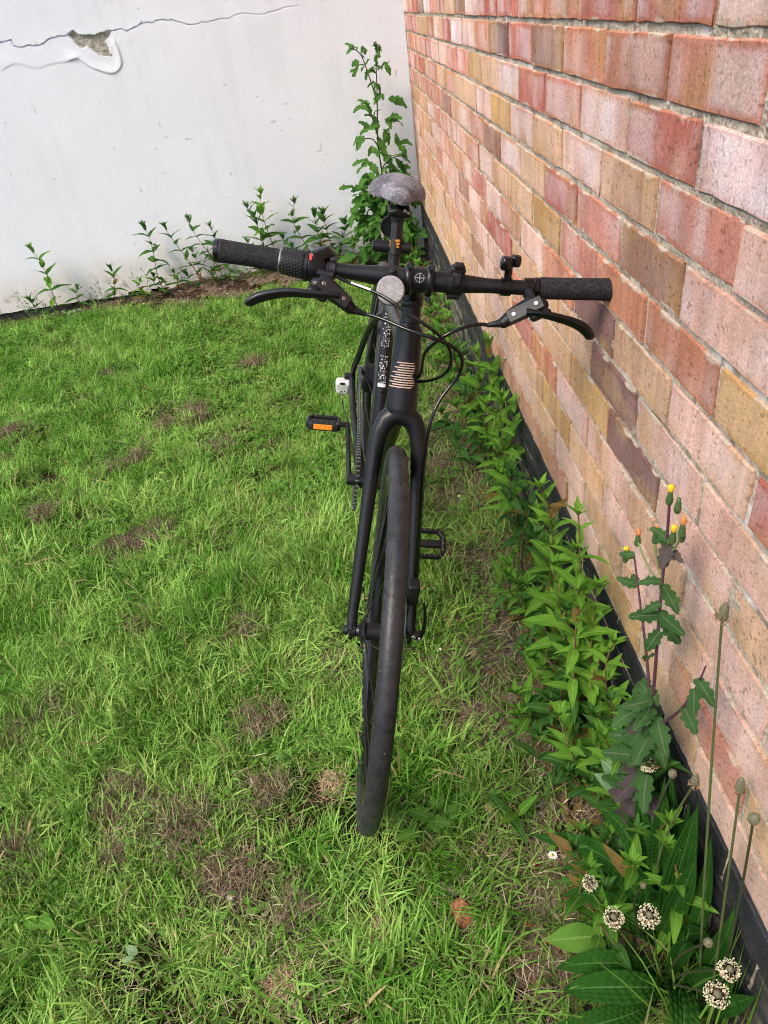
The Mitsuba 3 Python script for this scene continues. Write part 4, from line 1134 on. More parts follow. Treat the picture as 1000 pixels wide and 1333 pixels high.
for sd, kd, lbl in ((-1, 1, 'right'), (1, -1, 'left')):
    tip = BB + [sd * .076, kd * .17 * ca, kd * .17 * sa]
    root = BB + [sd * .064, 0, 0]
    k = bike('crank_arm', sweep([root + (root - tip) * [0, .07, .07], root, root + (tip - root) * .35, tip, tip + (tip - root) * [0, .06, .06]], [.004, .0145, .0105, .0085, .004], [.007, .0065, .0062, .0058, .003], up=(1, 0, 0), sides=20, power=2.8), 'black_frame_bsdf')
    bike(k + '__boss', cyl(BB + [sd * .036, 0, 0], BB + [sd * .070, 0, 0], .0165, .0150, 28, bevel=.002), 'black_frame_bsdf')
    pc = tip + [sd * .064, 0, 0]
    R = Rn.from_euler('x', math.radians(-10 if sd < 0 else 33)).as_matrix()
    parts = []
    def loc(q): return pc + R @ np.asarray(q, float)
    n_ = 'pedal'
    body = [rbox(loc((sd * -.002, 0, 0)), (.082, .020, .016), .005, R)]
    for yy in (-.034, .034):
        body.append(rbox(loc((sd * -.002, yy, 0)), (.074, .010, .021), .004, R))
    body.append(rbox(loc((sd * -.040, 0, 0)), (.010, .066, .018), .004, R))
    body.append(rbox(loc((sd * .042, 0, 0)), (.012, .046, .021), .005, R))
    for yy in (-.026, .026):
        body.append(rbox(loc((sd * .037, yy, 0)), (.012, .022, .020), .004, R @ Rn.from_euler('z', sd * np.sign(yy) * .6).as_matrix()))
    k = bike(n_, cat(*body), 'black_plastic_bsdf', label='black pedal with an orange reflector' if sd < 0 else 'black pedal seen flat from above')
    bike(k + '__axle', cyl(tip + [sd * .004, 0, 0], loc((sd * -.044, 0, 0)), .0075, sides=18), 'black_gloss_bsdf')
    stud = []
    for x in np.linspace(-.034, .034, 6):
        for yy in (-.034, .034):
            for zz in (-1, 1):
                stud.append(cyl(loc((x, yy, zz * .0100)), loc((x, yy, zz * .0132)), .0016, sides=8))
    for yy in (-.018, 0, .018):
        for zz in (-1, 1):
            stud.append(cyl(loc((sd * .042, yy, zz * .0100)), loc((sd * .042, yy, zz * .0132)), .0016, sides=8))
    bike(k + '__studs', cat(*stud), 'steel_bsdf', kind='stuff')
    for yy in (-1, 1) if sd < 0 else ():
        bike(k + '__reflector', rbox(loc((sd * .002, yy * .0388, .001)), (.050, .004, .0140), .001, R), 'orange_reflector_bsdf')

# seat post and saddle
post0, post1 = BB + .48 * ST, np.array([0, .808, .905])
bike('seat_post', sweep([post0, BB + .56 * ST, post1], .0138, sides=30), 'black_frame_bsdf')
bike('seat_clamp', cat(cyl(BB + .492 * ST, BB + .512 * ST, .0192, sides=32, bevel=.0015), rbox(BB + .502 * ST + [0, .020, 0], (.016, .012, .016), .003)), 'black_frame_bsdf')
lm = BB + .575 * ST
bike('rear_light_mount', cat(cyl(lm - .016 * ST, lm + .022 * ST, .0178, sides=32, bevel=.001), cyl(lm + [.0, 0.002, 0], lm + [.036, 0.002, .002], .0125, sides=26, bevel=.002), cyl(lm + [0, 0.002, 0], lm + [-.050, .002, 0], .0135, sides=26, bevel=.002)), 'black_plastic_bsdf')
bike('rear_light_mount__end_cap', cyl(lm + [-.050, .002, 0], lm + [-.055, .002, 0], .0128, sides=26, bevel=.002), 'grey_plastic_bsdf')
tag_ = []
for i in range(14):
    tag_.append(on_tube(lm, ST, .0179, pr_.uniform(-.15, .25), pr_.uniform(.28, .50), pr_.uniform(.001, .018), .0018, .0004, 4))
for i in range(4):
    tag_.append(on_tube(lm, ST, .0179, -1.0 + pr_.uniform(0, .1), -.78, .002 + .004 * i, .0022, .0004, 4))
bike('rear_light_mount__tag', cat(*tag_), 'orange_print_bsdf', False, False, label='torn orange printed tag on the seat post')
plain('orange_print_bsdf', (0.75, 0.30, 0.03), 0.5, 0.3, 300)
rr_ = np.array([-.012, .850, .862])
bike('rear_reflector', cat(cyl(rr_ + [0, .004, 0], rr_ + [0, .012, 0], .024, sides=40, bevel=.001), torus(rr_, .0238, .0016, 1, 48, 8)), 'black_plastic_bsdf')
bike('rear_reflector__bracket', sweep([rr_ + [.004, .006, 0], np.array([0, .80, .868])], .006, sides=14), 'black_plastic_bsdf')
yc = np.array([.732, .736, .745, .762, .79, .83, .865, .90, .93, .955, .972, .980])
wd = np.array([.003, .012, .0195, .0225, .025, .031, .043, .060, .070, .0720, .062, .030])
top = np.array([.942, .951, .956, .958, .958, .957, .957, .959, .962, .963, .961, .957])
thk = np.array([.004, .010, .015, .018, .021, .025, .026, .027, .028, .027, .022, .010])
n_, sd_ = 60, 40
yy = np.interp(np.linspace(0, 1, n_), np.linspace(0, 1, len(yc)), yc)
from scipy.interpolate import PchipInterpolator as PI_
W_, Tp, Th = PI_(yc, wd)(yy), PI_(yc, top)(yy), PI_(yc, thk)(yy)
a = np.arange(sd_) * 2 * np.pi / sd_
V = []
for y, w, tp, th in zip(yy, W_, Tp, Th):
    cx, sz = np.sign(np.cos(a)) * np.abs(np.cos(a)) ** .8, np.sin(a)
    x = w * cx
    z = tp - th + np.where(sz > 0, th * np.sign(sz) * np.abs(sz) ** .8, th * .45 * sz)
    z = z - .0185 * (np.abs(x) / .072) ** 2.0
    V.append(np.stack([x, np.full(sd_, y), z], 1))
V = np.vstack(V)
i, j = np.meshgrid(np.arange(n_ - 1), np.arange(sd_), indexing='ij')
q = np.stack([i * sd_ + j, i * sd_ + (j + 1) % sd_, (i + 1) * sd_ + (j + 1) % sd_, (i + 1) * sd_ + j], -1).reshape(-1, 4)
V = np.vstack([V, V[:sd_].mean(0), V[-sd_:].mean(0)]); k = np.arange(sd_)
F = np.vstack([q[:, [0, 2, 1]], q[:, [0, 3, 2]], np.stack([k, (k + 1) % sd_, k * 0 + n_ * sd_], 1), np.stack([k + (n_ - 1) * sd_, k * 0 + n_ * sd_ + 1, (k + 1) % sd_ + (n_ - 1) * sd_], 1)])
sm = trimesh.Trimesh(V, F, process=False)
if sm.volume < 0:
    sm.invert()
bike('saddle', sm, 'saddle_bsdf', False, True, label='worn grey saddle with a narrow rounded nose')
bike('saddle__rails', cat(*[sweep(curve([[s_ * .008, .735, .925], [s_ * .020, .78, .912], [s_ * .022, .84, .912], [s_ * .030, .93, .930]], 16), .0034, sides=10) for s_ in (-1, 1)]), 'black_gloss_bsdf')
bike('saddle__clamp', cat(rbox(np.array([0, .806, .908]), (.052, .040, .020), .005), chain([[0, .806, .905], [0, .803, .885]], [.018, .0145]) and tm(chain([[0, .806, .905], [0, .803, .885]], [.018, .0145]))), 'black_plastic_bsdf')
# ------------------------------------------------------------------ plants
pg = np.random.default_rng(77)
plain('stem_mid_bsdf', (0.070, 0.095, 0.030), 0.5, 0.3, 25)


def leaf_mesh(prof, L=1.0, rows=8, fold=0.25, droop=0.35, teeth=0.0, nteeth=9, wave=0.0, seed=0, cols=1, lift=0.0):
    """a leaf along +y, its face up (+z); prof(t) is the half width; returns mesh and uv"""
    r = np.random.default_rng(seed)
    t = np.linspace(0, 1, rows + 1)
    V, UV = [], []
    for i, tt in enumerate(t):
        w = prof(tt)
        if teeth:
            w = w * (1 + teeth * (((tt * nteeth) % 1.0) - 0.6)) + 0.002
        y = L * (tt - 0.10 * droop * tt * tt)
        zc = L * (lift * tt - droop * tt * tt * 0.55)
        for c in range(-cols, cols + 1):
            f = c / cols
            z = zc + fold * abs(f) * w + wave * w * math.sin(9 * tt + 2.2 * np.sign(f) + seed) * abs(f)
            V.append((f * w, y, z)); UV.append((0.5 + 0.5 * f, tt))
    m = 2 * cols + 1
    F = []
    for i in range(rows):
        for c in range(m - 1):
            a = i * m + c
            F += [(a, a + 1, a + m + 1), (a, a + m + 1, a + m)]
    return trimesh.Trimesh(np.array(V), np.array(F), process=False), np.array(UV)


lance = lambda t: 0.152 * math.sin(math.pi * min(1, (0.06 + 0.94 * t) ** 0.72)) ** 0.9 + 0.004
oval = lambda t: 0.24 * math.sin(math.pi * (0.04 + 0.955 * t) ** 0.8) ** 0.8 + 0.004


def lobed(t):
    base = 0.30 * math.sin(math.pi * (0.05 + 0.94 * t) ** 0.85) ** 0.7
    return base * (0.62 + 0.38 * abs(math.sin(3.6 * math.pi * t + 0.6))) + 0.012


def leaf_dict(bs, *a, **k):
    m, uv = leaf_mesh(*a, **k)
    return mikit.ply(m, bs, smooth=True, uv=uv)


HERB = {b: [leaf_dict(b, lance, fold=.22 + .1 * i, droop=.25 + .28 * i, seed=i, wave=.10, teeth=.10, nteeth=8, rows=9) for i in range(3)] for b in ('herb_leaf_bsdf', 'herb_leaf_dark_bsdf', 'herb_leaf_red_bsdf')}
THIS = {b: [leaf_dict(b, lobed, fold=.15, droop=.5 + .25 * i, seed=i + 4, wave=.28, teeth=.35, nteeth=15, rows=30, cols=2) for i in range(3)] for b in ('thistle_leaf_bsdf', 'thistle_purple_bsdf', 'corner_leaf_bsdf')}
OVAL = {b: [leaf_dict(b, oval, fold=.12, droop=.3 + .2 * i, seed=i + 8, wave=.12, rows=9, cols=2) for i in range(2)] for b in ('weed_leaf_bsdf', 'sage_leaf_bsdf', 'red_leaf_bsdf', 'brown_leaf_bsdf')}


def add_leaf(holder, d, pos, direction, face=(0, 0, 1), s=0.05, name='leaf', label=None):
    k = fresh(f'{holder}__{name}')
    scene[k] = {**d, 'to_world': mat4(frame(direction, face), pos, s)}
    if label:
        labels[k] = {'label': label}
    return k


def herb(base, lean, h, leaf=0.05, label='', group=None, nodes=None, bs='herb_leaf_bsdf', redlow=0.25, stem='stem_red_bsdf', width=0.0022, sides=True, away=None, key=None, lo=.12):
    """an upright shoot with crossed pairs of narrow leaves and a tuft of young ones at the tip"""
    key = fresh_thing(key or 'willowherb_shoot')
    b = np.array([base[0], base[1], float(gz(base[0], base[1])) - .004])
    top = b + [lean[0], lean[1], h]
    ctrl = np.array([b, b + (top - b) * .35 + [pg.normal(0, .02 * h * 2), pg.normal(0, .02 * h * 2), 0.02 * h], b + (top - b) * .7 + [pg.normal(0, .012), pg.normal(0, .012), 0], top])
    C = curve(ctrl, 40)
    nodes = nodes or max(4, int(h / 0.030))
    put(f'{key}__stem', sweep(C, np.linspace(width, width * .45, 40), sides=7), stem, True)
    a0 = pg.uniform(0, 6.28)
    for i in range(nodes):
        t = lo + (0.965 - lo) * (i / max(nodes - 1, 1)) ** 0.92
        p = C[int(t * 39)]; up = C[min(39, int(t * 39) + 1)] - C[max(0, int(t * 39) - 1)]; up /= np.linalg.norm(up)
        size = leaf * np.interp(t, [0, .2, .55, .8, 1], [.62, .85, 1.0, .85, .45]) * pg.uniform(.82, 1.15)
        elev = np.interp(t, [0, .5, .85, 1], [.05, .35, .75, 1.15]) + pg.normal(0, .18)
        for sgn in (0, 1):
            a = a0 + i * (math.pi / 2) + sgn * math.pi + pg.normal(0, .22)
            d = np.array([math.cos(a) * math.cos(elev), math.sin(a) * math.cos(elev), math.sin(elev)])
            if p[0] + d[0] * size > WX - .004 and p[1] < WY:     # turned aside by the wall
                d[0] = min(d[0], max((WX - .006 - p[0]) / size, -1)); d /= np.linalg.norm(d)
            if p[1] + d[1] * size > WY - .015:
                d[1] = min(d[1], max((WY - .018 - p[1]) / size, -1)); d /= np.linalg.norm(d)
            b2 = 'herb_leaf_red_bsdf' if (t < redlow and pg.random() < .5) or pg.random() < .025 else ('herb_leaf_dark_bsdf' if (t < .45 and pg.random() < .45) else bs)
            face = np.array([0, 0, 1.0]) + up * .3 + pg.normal(0, .22, 3)
            add_leaf(key, HERB[b2][pg.integers(3)], p, d, face, size * pg.uniform(.9, 1.1))
            if sides and .2 < t < .85 and pg.random() < .40:       # small leaves in the leaf axil
                d2 = d * .6 + np.array([pg.normal(0, .3), pg.normal(0, .3), .8])
                add_leaf(key, HERB[bs][pg.integers(3)], p, d2, face, size * .45)
    m_, u_ = [], []
    for j in range(7):
        a = a0 + j * 2.4; e = 1.15 - .07 * (j % 3) - .22 * (j > 3)
        m, uv = leaf_mesh(lance, fold=.35, droop=.15, rows=6)
        R = frame([math.cos(a) * math.cos(e), math.sin(a) * math.cos(e), math.sin(e)], [-math.cos(a), -math.sin(a), .5])
        m.vertices = (np.array(m.vertices) * leaf * (.34 if j <= 3 else .46)) @ R.T + top
        m_.append(m); u_.append(uv)
    put(f'{key}__shoot_tip', cat(*m_), bs, True, uv=np.vstack(u_))
    thing(key, label, 'plant', group)
    return key


def fresh_thing(name):
    used = {k.split('__')[0] for k in scene}
    if name not in used:
        return name
    n = 1
    while f'{name}_{n:03d}' in used:
        n += 1
    return f'{name}_{n:03d}'


# the row in front of the white wall, left to right
GW = 'willowherb shoots along the foot of the white wall'
for bx, lx, h, lf, lb in ((-1.853, -.021, .42, .085, 'leftmost willowherb shoot before the white wall, with a red leaf at its foot'),
                          (-1.514, .048, .225, .075, 'short willowherb shoot standing alone between the leftmost shoot and the cluster'),
                          (-1.197, -.012, .395, .085, 'bushy willowherb shoot at the left end of the cluster of four by the white wall'),
                          (-.978, -.115, .358, .075, 'slender willowherb shoot leaning left, second of the cluster of four'),
                          (-.846, -.104, .375, .075, 'slender willowherb shoot leaning left just beyond the left handlebar grip'),
                          (-.872, .032, .322, .070, 'willowherb shoot rising behind the end of the left handlebar grip'),
                          (-.519, .001, .445, .090, 'tallest willowherb shoot before the white wall, above the twist shifter'),
                          (-.541, -.067, .386, .085, 'willowherb shoot leaning left beside the tallest one at the white wall'),
                          (-.315, -.027, .373, .085, 'willowherb shoot before the white wall above the brake lever, with long pale leaves'),
                          (-.27, .03, .30, .080, 'lower willowherb shoot beside the one with long pale leaves'),
                          (-.167, -.027, .302, .085, 'thin willowherb shoot left of the seat post, nearly bare below'),
                          (-.126, .045, .238, .085, 'small willowherb shoot left of the dark bush in the corner')):
    herb((bx, 4.36), (lx, -.04), h, lf * 1.35, lb, GW, nodes=max(6, int(h / .042)), bs='herb_leaf_dark_bsdf' if h < .4 else 'herb_leaf_bsdf', width=.0028, redlow=.22, sides=True, lo=.05)


for q in range(15):
    x = [-1.95, -1.72, -1.30, -1.22, -1.12, -1.05, -.95, -.88, -.80, -.66, -.60, -.47, -.36, -.22, -.05][q]
    herb((x, 4.33 + pg.uniform(-.06, .03)), (pg.normal(0, .03), -.03), pg.uniform(.10, .24), .082, 'low leafy willowherb shoot at the foot of the white wall', 'low shoots at the foot of the white wall', nodes=6,
         bs='herb_leaf_dark_bsdf' if pg.random() < .5 else 'herb_leaf_bsdf', redlow=.4, sides=True, lo=.05)


def dry_weed(x, y, lean, h, lb, n=7):
    key = fresh_thing('dry_weed')
    b = np.array([x, y, float(gz(x, y))]); st = []; lv, lu = [], []
    for i in range(n):
        a = pg.normal(0, .35); q = b + [lean * pg.uniform(.5, 1.2) + .05 * pg.normal(), -.03 * pg.random(), h * pg.uniform(.6, 1)]
        C = curve([b + [pg.normal(0, .01), 0, 0], b + (q - b) * .5 + [pg.normal(0, .015), 0, 0], q], 12)
        st.append(sweep(C, np.linspace(.0014, .0007, 12), sides=5))
        for t in range(4, 12, 2):
            m, uv = leaf_mesh(lance, rows=4, fold=.3)
            R = frame(np.array([pg.normal(0, 1), pg.normal(0, .4), abs(pg.normal(.5, .4))]), pg.normal(0, 1, 3) + [0, -1, 1])
            m.vertices = np.array(m.vertices) * .022 * pg.uniform(.6, 1.2) @ R.T + C[t]
            lv.append(m); lu.append(uv)
    put(key + '__stems', cat(*st), 'stem_green_bsdf', True)
    put(key + '__small_leaves', cat(*lv), 'sage_leaf_bsdf', True, uv=np.vstack(lu))
    thing(key, lb, 'weed', 'wispy weeds before the white wall')


dry_weed(-2.03, 4.34, -.03, .22, 'wispy pale weed left of the leftmost willowherb shoot')
dry_weed(-1.93, 4.32, .02, .16, 'low wispy weed at the foot of the leftmost willowherb shoot')
dry_weed(-1.612, 4.34, -.02, .18, 'wispy pale weed between the first and the second willowherb shoot')
dry_weed(-1.362, 4.38, -.05, .24, 'thin dry stalk leaning before the stained patch of the white wall', 3)

# the tall dark plant in the corner
key = fresh_thing('corner_sow_thistle')
c0 = np.array([.128, 4.30, .05])
for P in ([c0, [.165, 4.30, .52], [.162, 4.29, .70], [.181, 4.28, .87], [.19, 4.28, .973], [.205, 4.27, 1.105]], [[.178, 4.285, .85], [.165, 4.28, .93], [.14, 4.28, 1.03], [.125, 4.27, 1.075], [.085, 4.26, 1.11]],
          [[.16, 4.30, .50], [.185, 4.28, .565], [.24, 4.26, .595], [.30, 4.25, .60]], [[.163, 4.29, .62], [.12, 4.27, .70], [.075, 4.26, .70]]):
    C = curve(P, 30)
    put(key + '__stem', sweep(C, np.linspace(.0062 if len(P) > 5 else .0036, .0022, 30), sides=9), 'stem_dark_bsdf', True)
CL = [[.083, 1.113], [.13, 1.10], [.208, 1.111], [.077, 1.021], [.155, 1.011], [.24, 1.03], [.138, 1.03], [.215, 1.01], [.255, .874], [.2, .896], [.08, .858], [.125, .861], [.121, .752], [.073, .703], [.129, .658], [.2, .723],
      [.099, .586], [.07, .532], [.186, .613], [.296, .655], [.249, .605], [.305, .54], [.2, .553], [.033, .417], [.0, .32], [.067, .351], [.324, .518], [.18, .95], [.10, 1.06], [.19, 1.06], [.15, .80], [.22, .78]]
for x, z in CL:
    for q in range(3):
        p = np.array([np.clip(x, .10, .24) * .6 + x * .4, 4.27 + pg.normal(0, .02), z])
        d = np.array([(x - .16) * 6 + pg.normal(0, .7), -.6 + pg.normal(0, .5), pg.normal(-.1, .5)])
        add_leaf(key, THIS['corner_leaf_bsdf'][pg.integers(3)], p, d, np.array([0, -.5, 1]) + pg.normal(0, .3, 3), pg.uniform(.05, .105) if z < .95 else pg.uniform(.035, .065))
for q in range(230):
    z = .05 + .46 * pg.random() ** .9
    x = .15 + pg.normal(0, .075) * (1.35 - z)
    p = np.array([np.clip(x, -.05, .32), 4.26 + pg.normal(0, .045), z])
    d = np.array([(x - .15) * 6 + pg.normal(0, .6), -.7 + pg.normal(0, .5), pg.normal(.0, .5)])
    if p[0] + .1 * d[0] / np.linalg.norm(d) > WX - .01: d[0] = -abs(d[0])
    add_leaf(key, THIS['corner_leaf_bsdf'][pg.integers(3)], p, d, np.array([0, -.5, 1]) + pg.normal(0, .35, 3), pg.uniform(.060, .125))

for x, z in ((.085, 1.115), (.135, 1.105), (.145, 1.09), (.20, 1.115), (.215, 1.10)):
    m = trimesh.creation.icosphere(2, .009); m.vertices = np.array(m.vertices) * [1, 1, 1.4] + [x, 4.26, z]
    put(key + '__bud', m, 'bud_green_bsdf', True)
thing(key, 'tall dark green bushy weed in the corner behind the saddle', 'plant')

# the leafy row along the brick wall
GB = 'willowherb shoots along the foot of the brick wall'
for bx, by, lx, ly, h, lf, lb in ((.325, .917, -.045, -.02, .60, .052, 'tallest willowherb shoot against the brick wall, left of the yellow budded plant'),
                                  (.325, 1.079, -.062, 0, .53, .055, 'tall willowherb shoot with wide drooping leaves left of the tallest one'),
                                  (.325, .983, -.064, -.02, .445, .055, 'upright willowherb shoot between the two tall ones by the brick wall'),
                                  (.322, 1.635, -.03, 0, .20, .055, 'small willowherb shoot before the bare dark plinth, farthest of the near clump'),
                                  (.300, 1.239, -.03, 0, .15, .055, 'low willowherb shoot with a few broad leaves at the left edge of the near clump'),
                                  (.325, 1.063, -.04, 0, .235, .052, 'low willowherb shoot in front of the tall pair in the near clump'),
                                  (.325, .869, .0, 0, .31, .052, 'willowherb shoot directly left of the purple stemmed plant'),
                                  (.295, 1.004, -.045, -.01, .19, .050, 'willowherb shoot lowest on the left of the near clump, above the red leaves'),
                                  (.305, .867, -.055, -.01, .165, .046, 'willowherb shoot with one leaf standing straight up, below the near clump'),
                                  (.322, .690, -.035, 0, .33, .046, 'star shaped willowherb shoot at the foot of the purple stemmed plant'),
                                  (.305, .835, -.03, -.01, .10, .046, 'short willowherb shoot half hidden below the shoot with the upright leaf'),
                                  (.305, .631, -.035, -.01, .175, .042, 'star shaped willowherb shoot beside the upright plantain leaves'),
                                  (.262, .679, -.02, 0, .085, .040, 'tiny willowherb shoot left of the star shaped one, above the long plantain leaf'),
                                  (.240, .503, -.015, 0, .165, .050, 'bright willowherb shoot among the flowering plantain heads'),
                                  (.128, .750, .0, 0, .085, .044, 'single bright seedling standing on the bare soil')):
    herb((bx, by), (lx, ly), h, lf * 1.32, lb, GB, width=.0026, redlow=.30 if h > .25 else .0, nodes=max(4, int(h / .034)))
row = [(.325, 1.690, -.02, .36), (.325, 2.015, -.03, .36), (.32, 2.491, -.03, .21), (.325, 1.854, -.03, .28), (.305, 2.036, -.02, .17), (.32, 2.743, -.03, .22), (.32, 3.001, -.04, .24), (.322, 1.844, -.03, .15),
       (.325, 1.496, -.03, .26), (.315, 2.247, -.02, .18), (.32, 3.356, -.03, .22), (.32, 3.840, -.03, .23), (.325, 1.995, .0, .40), (.325, 1.784, .0, .33), (.29, 2.62, -.03, .17), (.28, 2.35, -.03, .15), (.27, 2.12, -.04, .16),
       (.30, 2.9, -.03, .20), (.31, 3.2, -.02, .18), (.29, 3.55, -.03, .20), (.31, 2.15, -.03, .30), (.31, 2.40, -.04, .28), (.32, 2.62, -.03, .30), (.30, 3.05, -.06, .15), (.25, 3.75, -.03, .18), (.30, 4.05, -.03, .20),
       (.30, 1.16, -.03, .20), (.32, 1.13, -.02, .32), (.31, .94, -.03, .15), (.28, .93, -.03, .12), (.33, .80, -.04, .22), (.32, .76, -.03, .16), (.26, 1.10, -.02, .10), (.23, 2.75, -.03, .13), (.22, 2.25, -.02, .10), (.27, 1.30, -.02, .13), (.275, 1.16, -.03, .16), (.27, 1.0, -.02, .14), (.285, .92, -.02, .13), (.27, 2.9, -.03, .2), (.26, 3.3, -.03, .2), (.28, 2.5, -.03, .22), (.25, 1.95, -.03, .13), (.30, .735, -.03, .14), (.275, .63, -.02, .11), (.25, .60, -.02, .09), (.275, .79, -.03, .10), (.33, .72, -.05, .27), (.33, .60, -.04, .22), (.340, .98, -.03, .40), (.342, .88, -.03, .42), (.342, .80, -.02, .36), (.342, .73, -.02, .33), (.342, .68, -.02, .36), (.345, .60, -.02, .33), (.345, .54, -.03, .30), (.335, 1.18, -.03, .36), (.335, 1.28, -.03, .30), (.335, 1.40, -.03, .27), (.30, 1.36, -.03, .14), (.335, 1.55, -.03, .25), (.31, .57, -.04, .16), (.34, .50, -.03, .27)]
for q in range(18):
    x = pg.uniform(.225, .345); row.append((x, pg.uniform(.52, 1.36), pg.uniform(-.05, -.01), .07 + (x - .21) / .135 * pg.uniform(.12, .34)))
for bx, by, lx, h in row:
    far = by > 1.4
    herb((bx, by), (lx, pg.normal(0, .02)), h * (1.12 if far else 1.1), .088 if far else .066, 'leafy green willowherb shoot in the dense row along the brick wall' if far else 'leafy willowherb shoot filling the near clump by the brick wall',
         'dense row of shoots beyond the front wheel' if far else 'shoots filling the near clump', width=.0024, redlow=.2, bs='herb_leaf_bsdf' if pg.random() < .55 else 'herb_leaf_dark_bsdf', nodes=max(4, int(h / .036)))

# the purple stemmed plant with yellow buds
key = fresh_thing('sow_thistle')
s0 = np.array([.322, .635, .02])
for P, r0 in (([s0, [.318, .640, .394], [.314, .645, .543], [.314, .657, .667], [.312, .656, .73], [.310, .658, .786]], .0036), ([[.316, .642, .40], [.312, .672, .52], [.31, .718, .602], [.308, .735, .64]], .0026),
              ([[.316, .640, .40], [.328, .60, .47], [.335, .575, .55], [.338, .567, .60]], .0024), ([[.313, .657, .655], [.306, .70, .665], [.305, .720, .675]], .0014), ([[.313, .657, .665], [.31, .674, .69], [.309, .679, .710]], .0013),
              ([[.313, .657, .70], [.315, .635, .735], [.312, .624, .762]], .0014), ([[.312, .657, .715], [.312, .645, .735]], .0013), ([[.308, .735, .635], [.304, .752, .622]], .0014)):
    C = curve(P, 24)
    put(key + '__stem', sweep(C, np.linspace(r0, r0 * .45 if r0 > .002 else r0, 24), sides=10), 'stem_purple_bsdf' if r0 > .002 else 'stem_green_bsdf', True)
for p, open_ in (((.310, .658, .786), 1), ((.312, .641, .741), 1), ((.312, .622, .766), 2), ((.305, .722, .676), 2), ((.309, .680, .712), 2), ((.304, .754, .622), 1), ((.316, .648, .780), 0), ((.318, .632, .750), 0)):
    p = np.array(p)
    k = put(key + '__bud', sweep([p + [0, 0, z] for z in (-.010, -.008, -.004, .002, .008, .011)], [.0012, .0034, .0044, .0036, .0026, .0023], sides=12), 'bud_green_bsdf', True)
    if open_:
        put(k + '__petals', sweep([p + [0, 0, z] for z in (.009, .012, .0165, .018)], [.0028, .0034, .0040 if open_ == 1 else .0024, .0018], sides=10), 'yellow_petal_bsdf' if open_ == 1 else 'orange_petal_bsdf', True)
lv = [((.318, .648, .60), (.3, -.5, -.5), .085, 0), ((.315, .645, .585), (-.7, -.3, -.6), .080, 0), ((.314, .655, .66), (-.9, .2, .25), .060, 0), ((.314, .655, .655), (.25, -.9, -.2), .085, 0), ((.335, .575, .57), (.1, -.8, .1), .075, 0),
      ((.335, .575, .55), (-.4, -.8, -.2), .070, 0), ((.31, .718, .60), (-.8, .2, .2), .060, 0), ((.31, .716, .60), (-.2, .7, .1), .055, 0), ((.308, .735, .64), (-.7, .5, -.1), .050, 0), ((.318, .64, .42), (-1, -.3, .05), .085, 1),
      ((.318, .64, .41), (-.9, .5, .0), .095, 0), ((.318, .64, .40), (-.6, -.8, .0), .085, 0), ((.318, .64, .38), (.2, -1, -.3), .105, 0), ((.32, .64, .36), (.2, -.8, -.9), .10, 0), ((.318, .64, .33), (-.9, .1, -.4), .085, 1), ((.318, .64, .30), (-.7, -.6, -.4), .085, 1),
      ((.32, .638, .26), (-.9, .3, -.2), .085, 1), ((.32, .638, .22), (-.8, -.4, -.2), .085, 1), ((.32, .638, .20), (-.5, .9, -.2), .085, 1), ((.32, .638, .16), (-.7, -.8, -.2), .075, 1), ((.32, .638, .13), (-1, .1, -.1), .080, 1), ((.32, .638, .28), (-.2, 1, -.2), .085, 1),
      ((.333, .59, .50), (.1, -1, -.4), .080, 0), ((.32, .638, .34), (-.3, .9, .1), .08, 0)]
for q in range(16):
    t = pg.uniform(.30, .74); a = pg.uniform(1.5, 5.2)
    lv.append(((.314, .652, t), (math.cos(a), math.sin(a), pg.normal(0, .3)), pg.uniform(.05, .085), int(pg.random() < .2)))
for p, d, s, pu in lv:
    add_leaf(key, THIS['thistle_purple_bsdf' if pu else 'thistle_leaf_bsdf'][pg.integers(3)], p, np.array(d) + pg.normal(0, .08, 3), np.array([-.45, -.5, 1]) + pg.normal(0, .2, 3), s * .47, label='dull purple leaf' if pu else None)
for q in range(64):
    z = .05 + .42 * pg.random(); a = pg.uniform(1.2, 5.0)
    d = np.array([math.cos(a), math.sin(a), pg.normal(0, .35)])
    p = np.array([.318, .64, z]) + d * [.012, .03, 0] * pg.random()
    add_leaf(key, THIS['thistle_purple_bsdf' if pg.random() < .5 and z < .3 else 'thistle_leaf_bsdf'][pg.integers(3)], p, d, np.array([-.45, -.5, 1]) + pg.normal(0, .25, 3), pg.uniform(.036, .058))
thing(key, 'purple stemmed weed with yellow buds against the brick wall', 'plant')


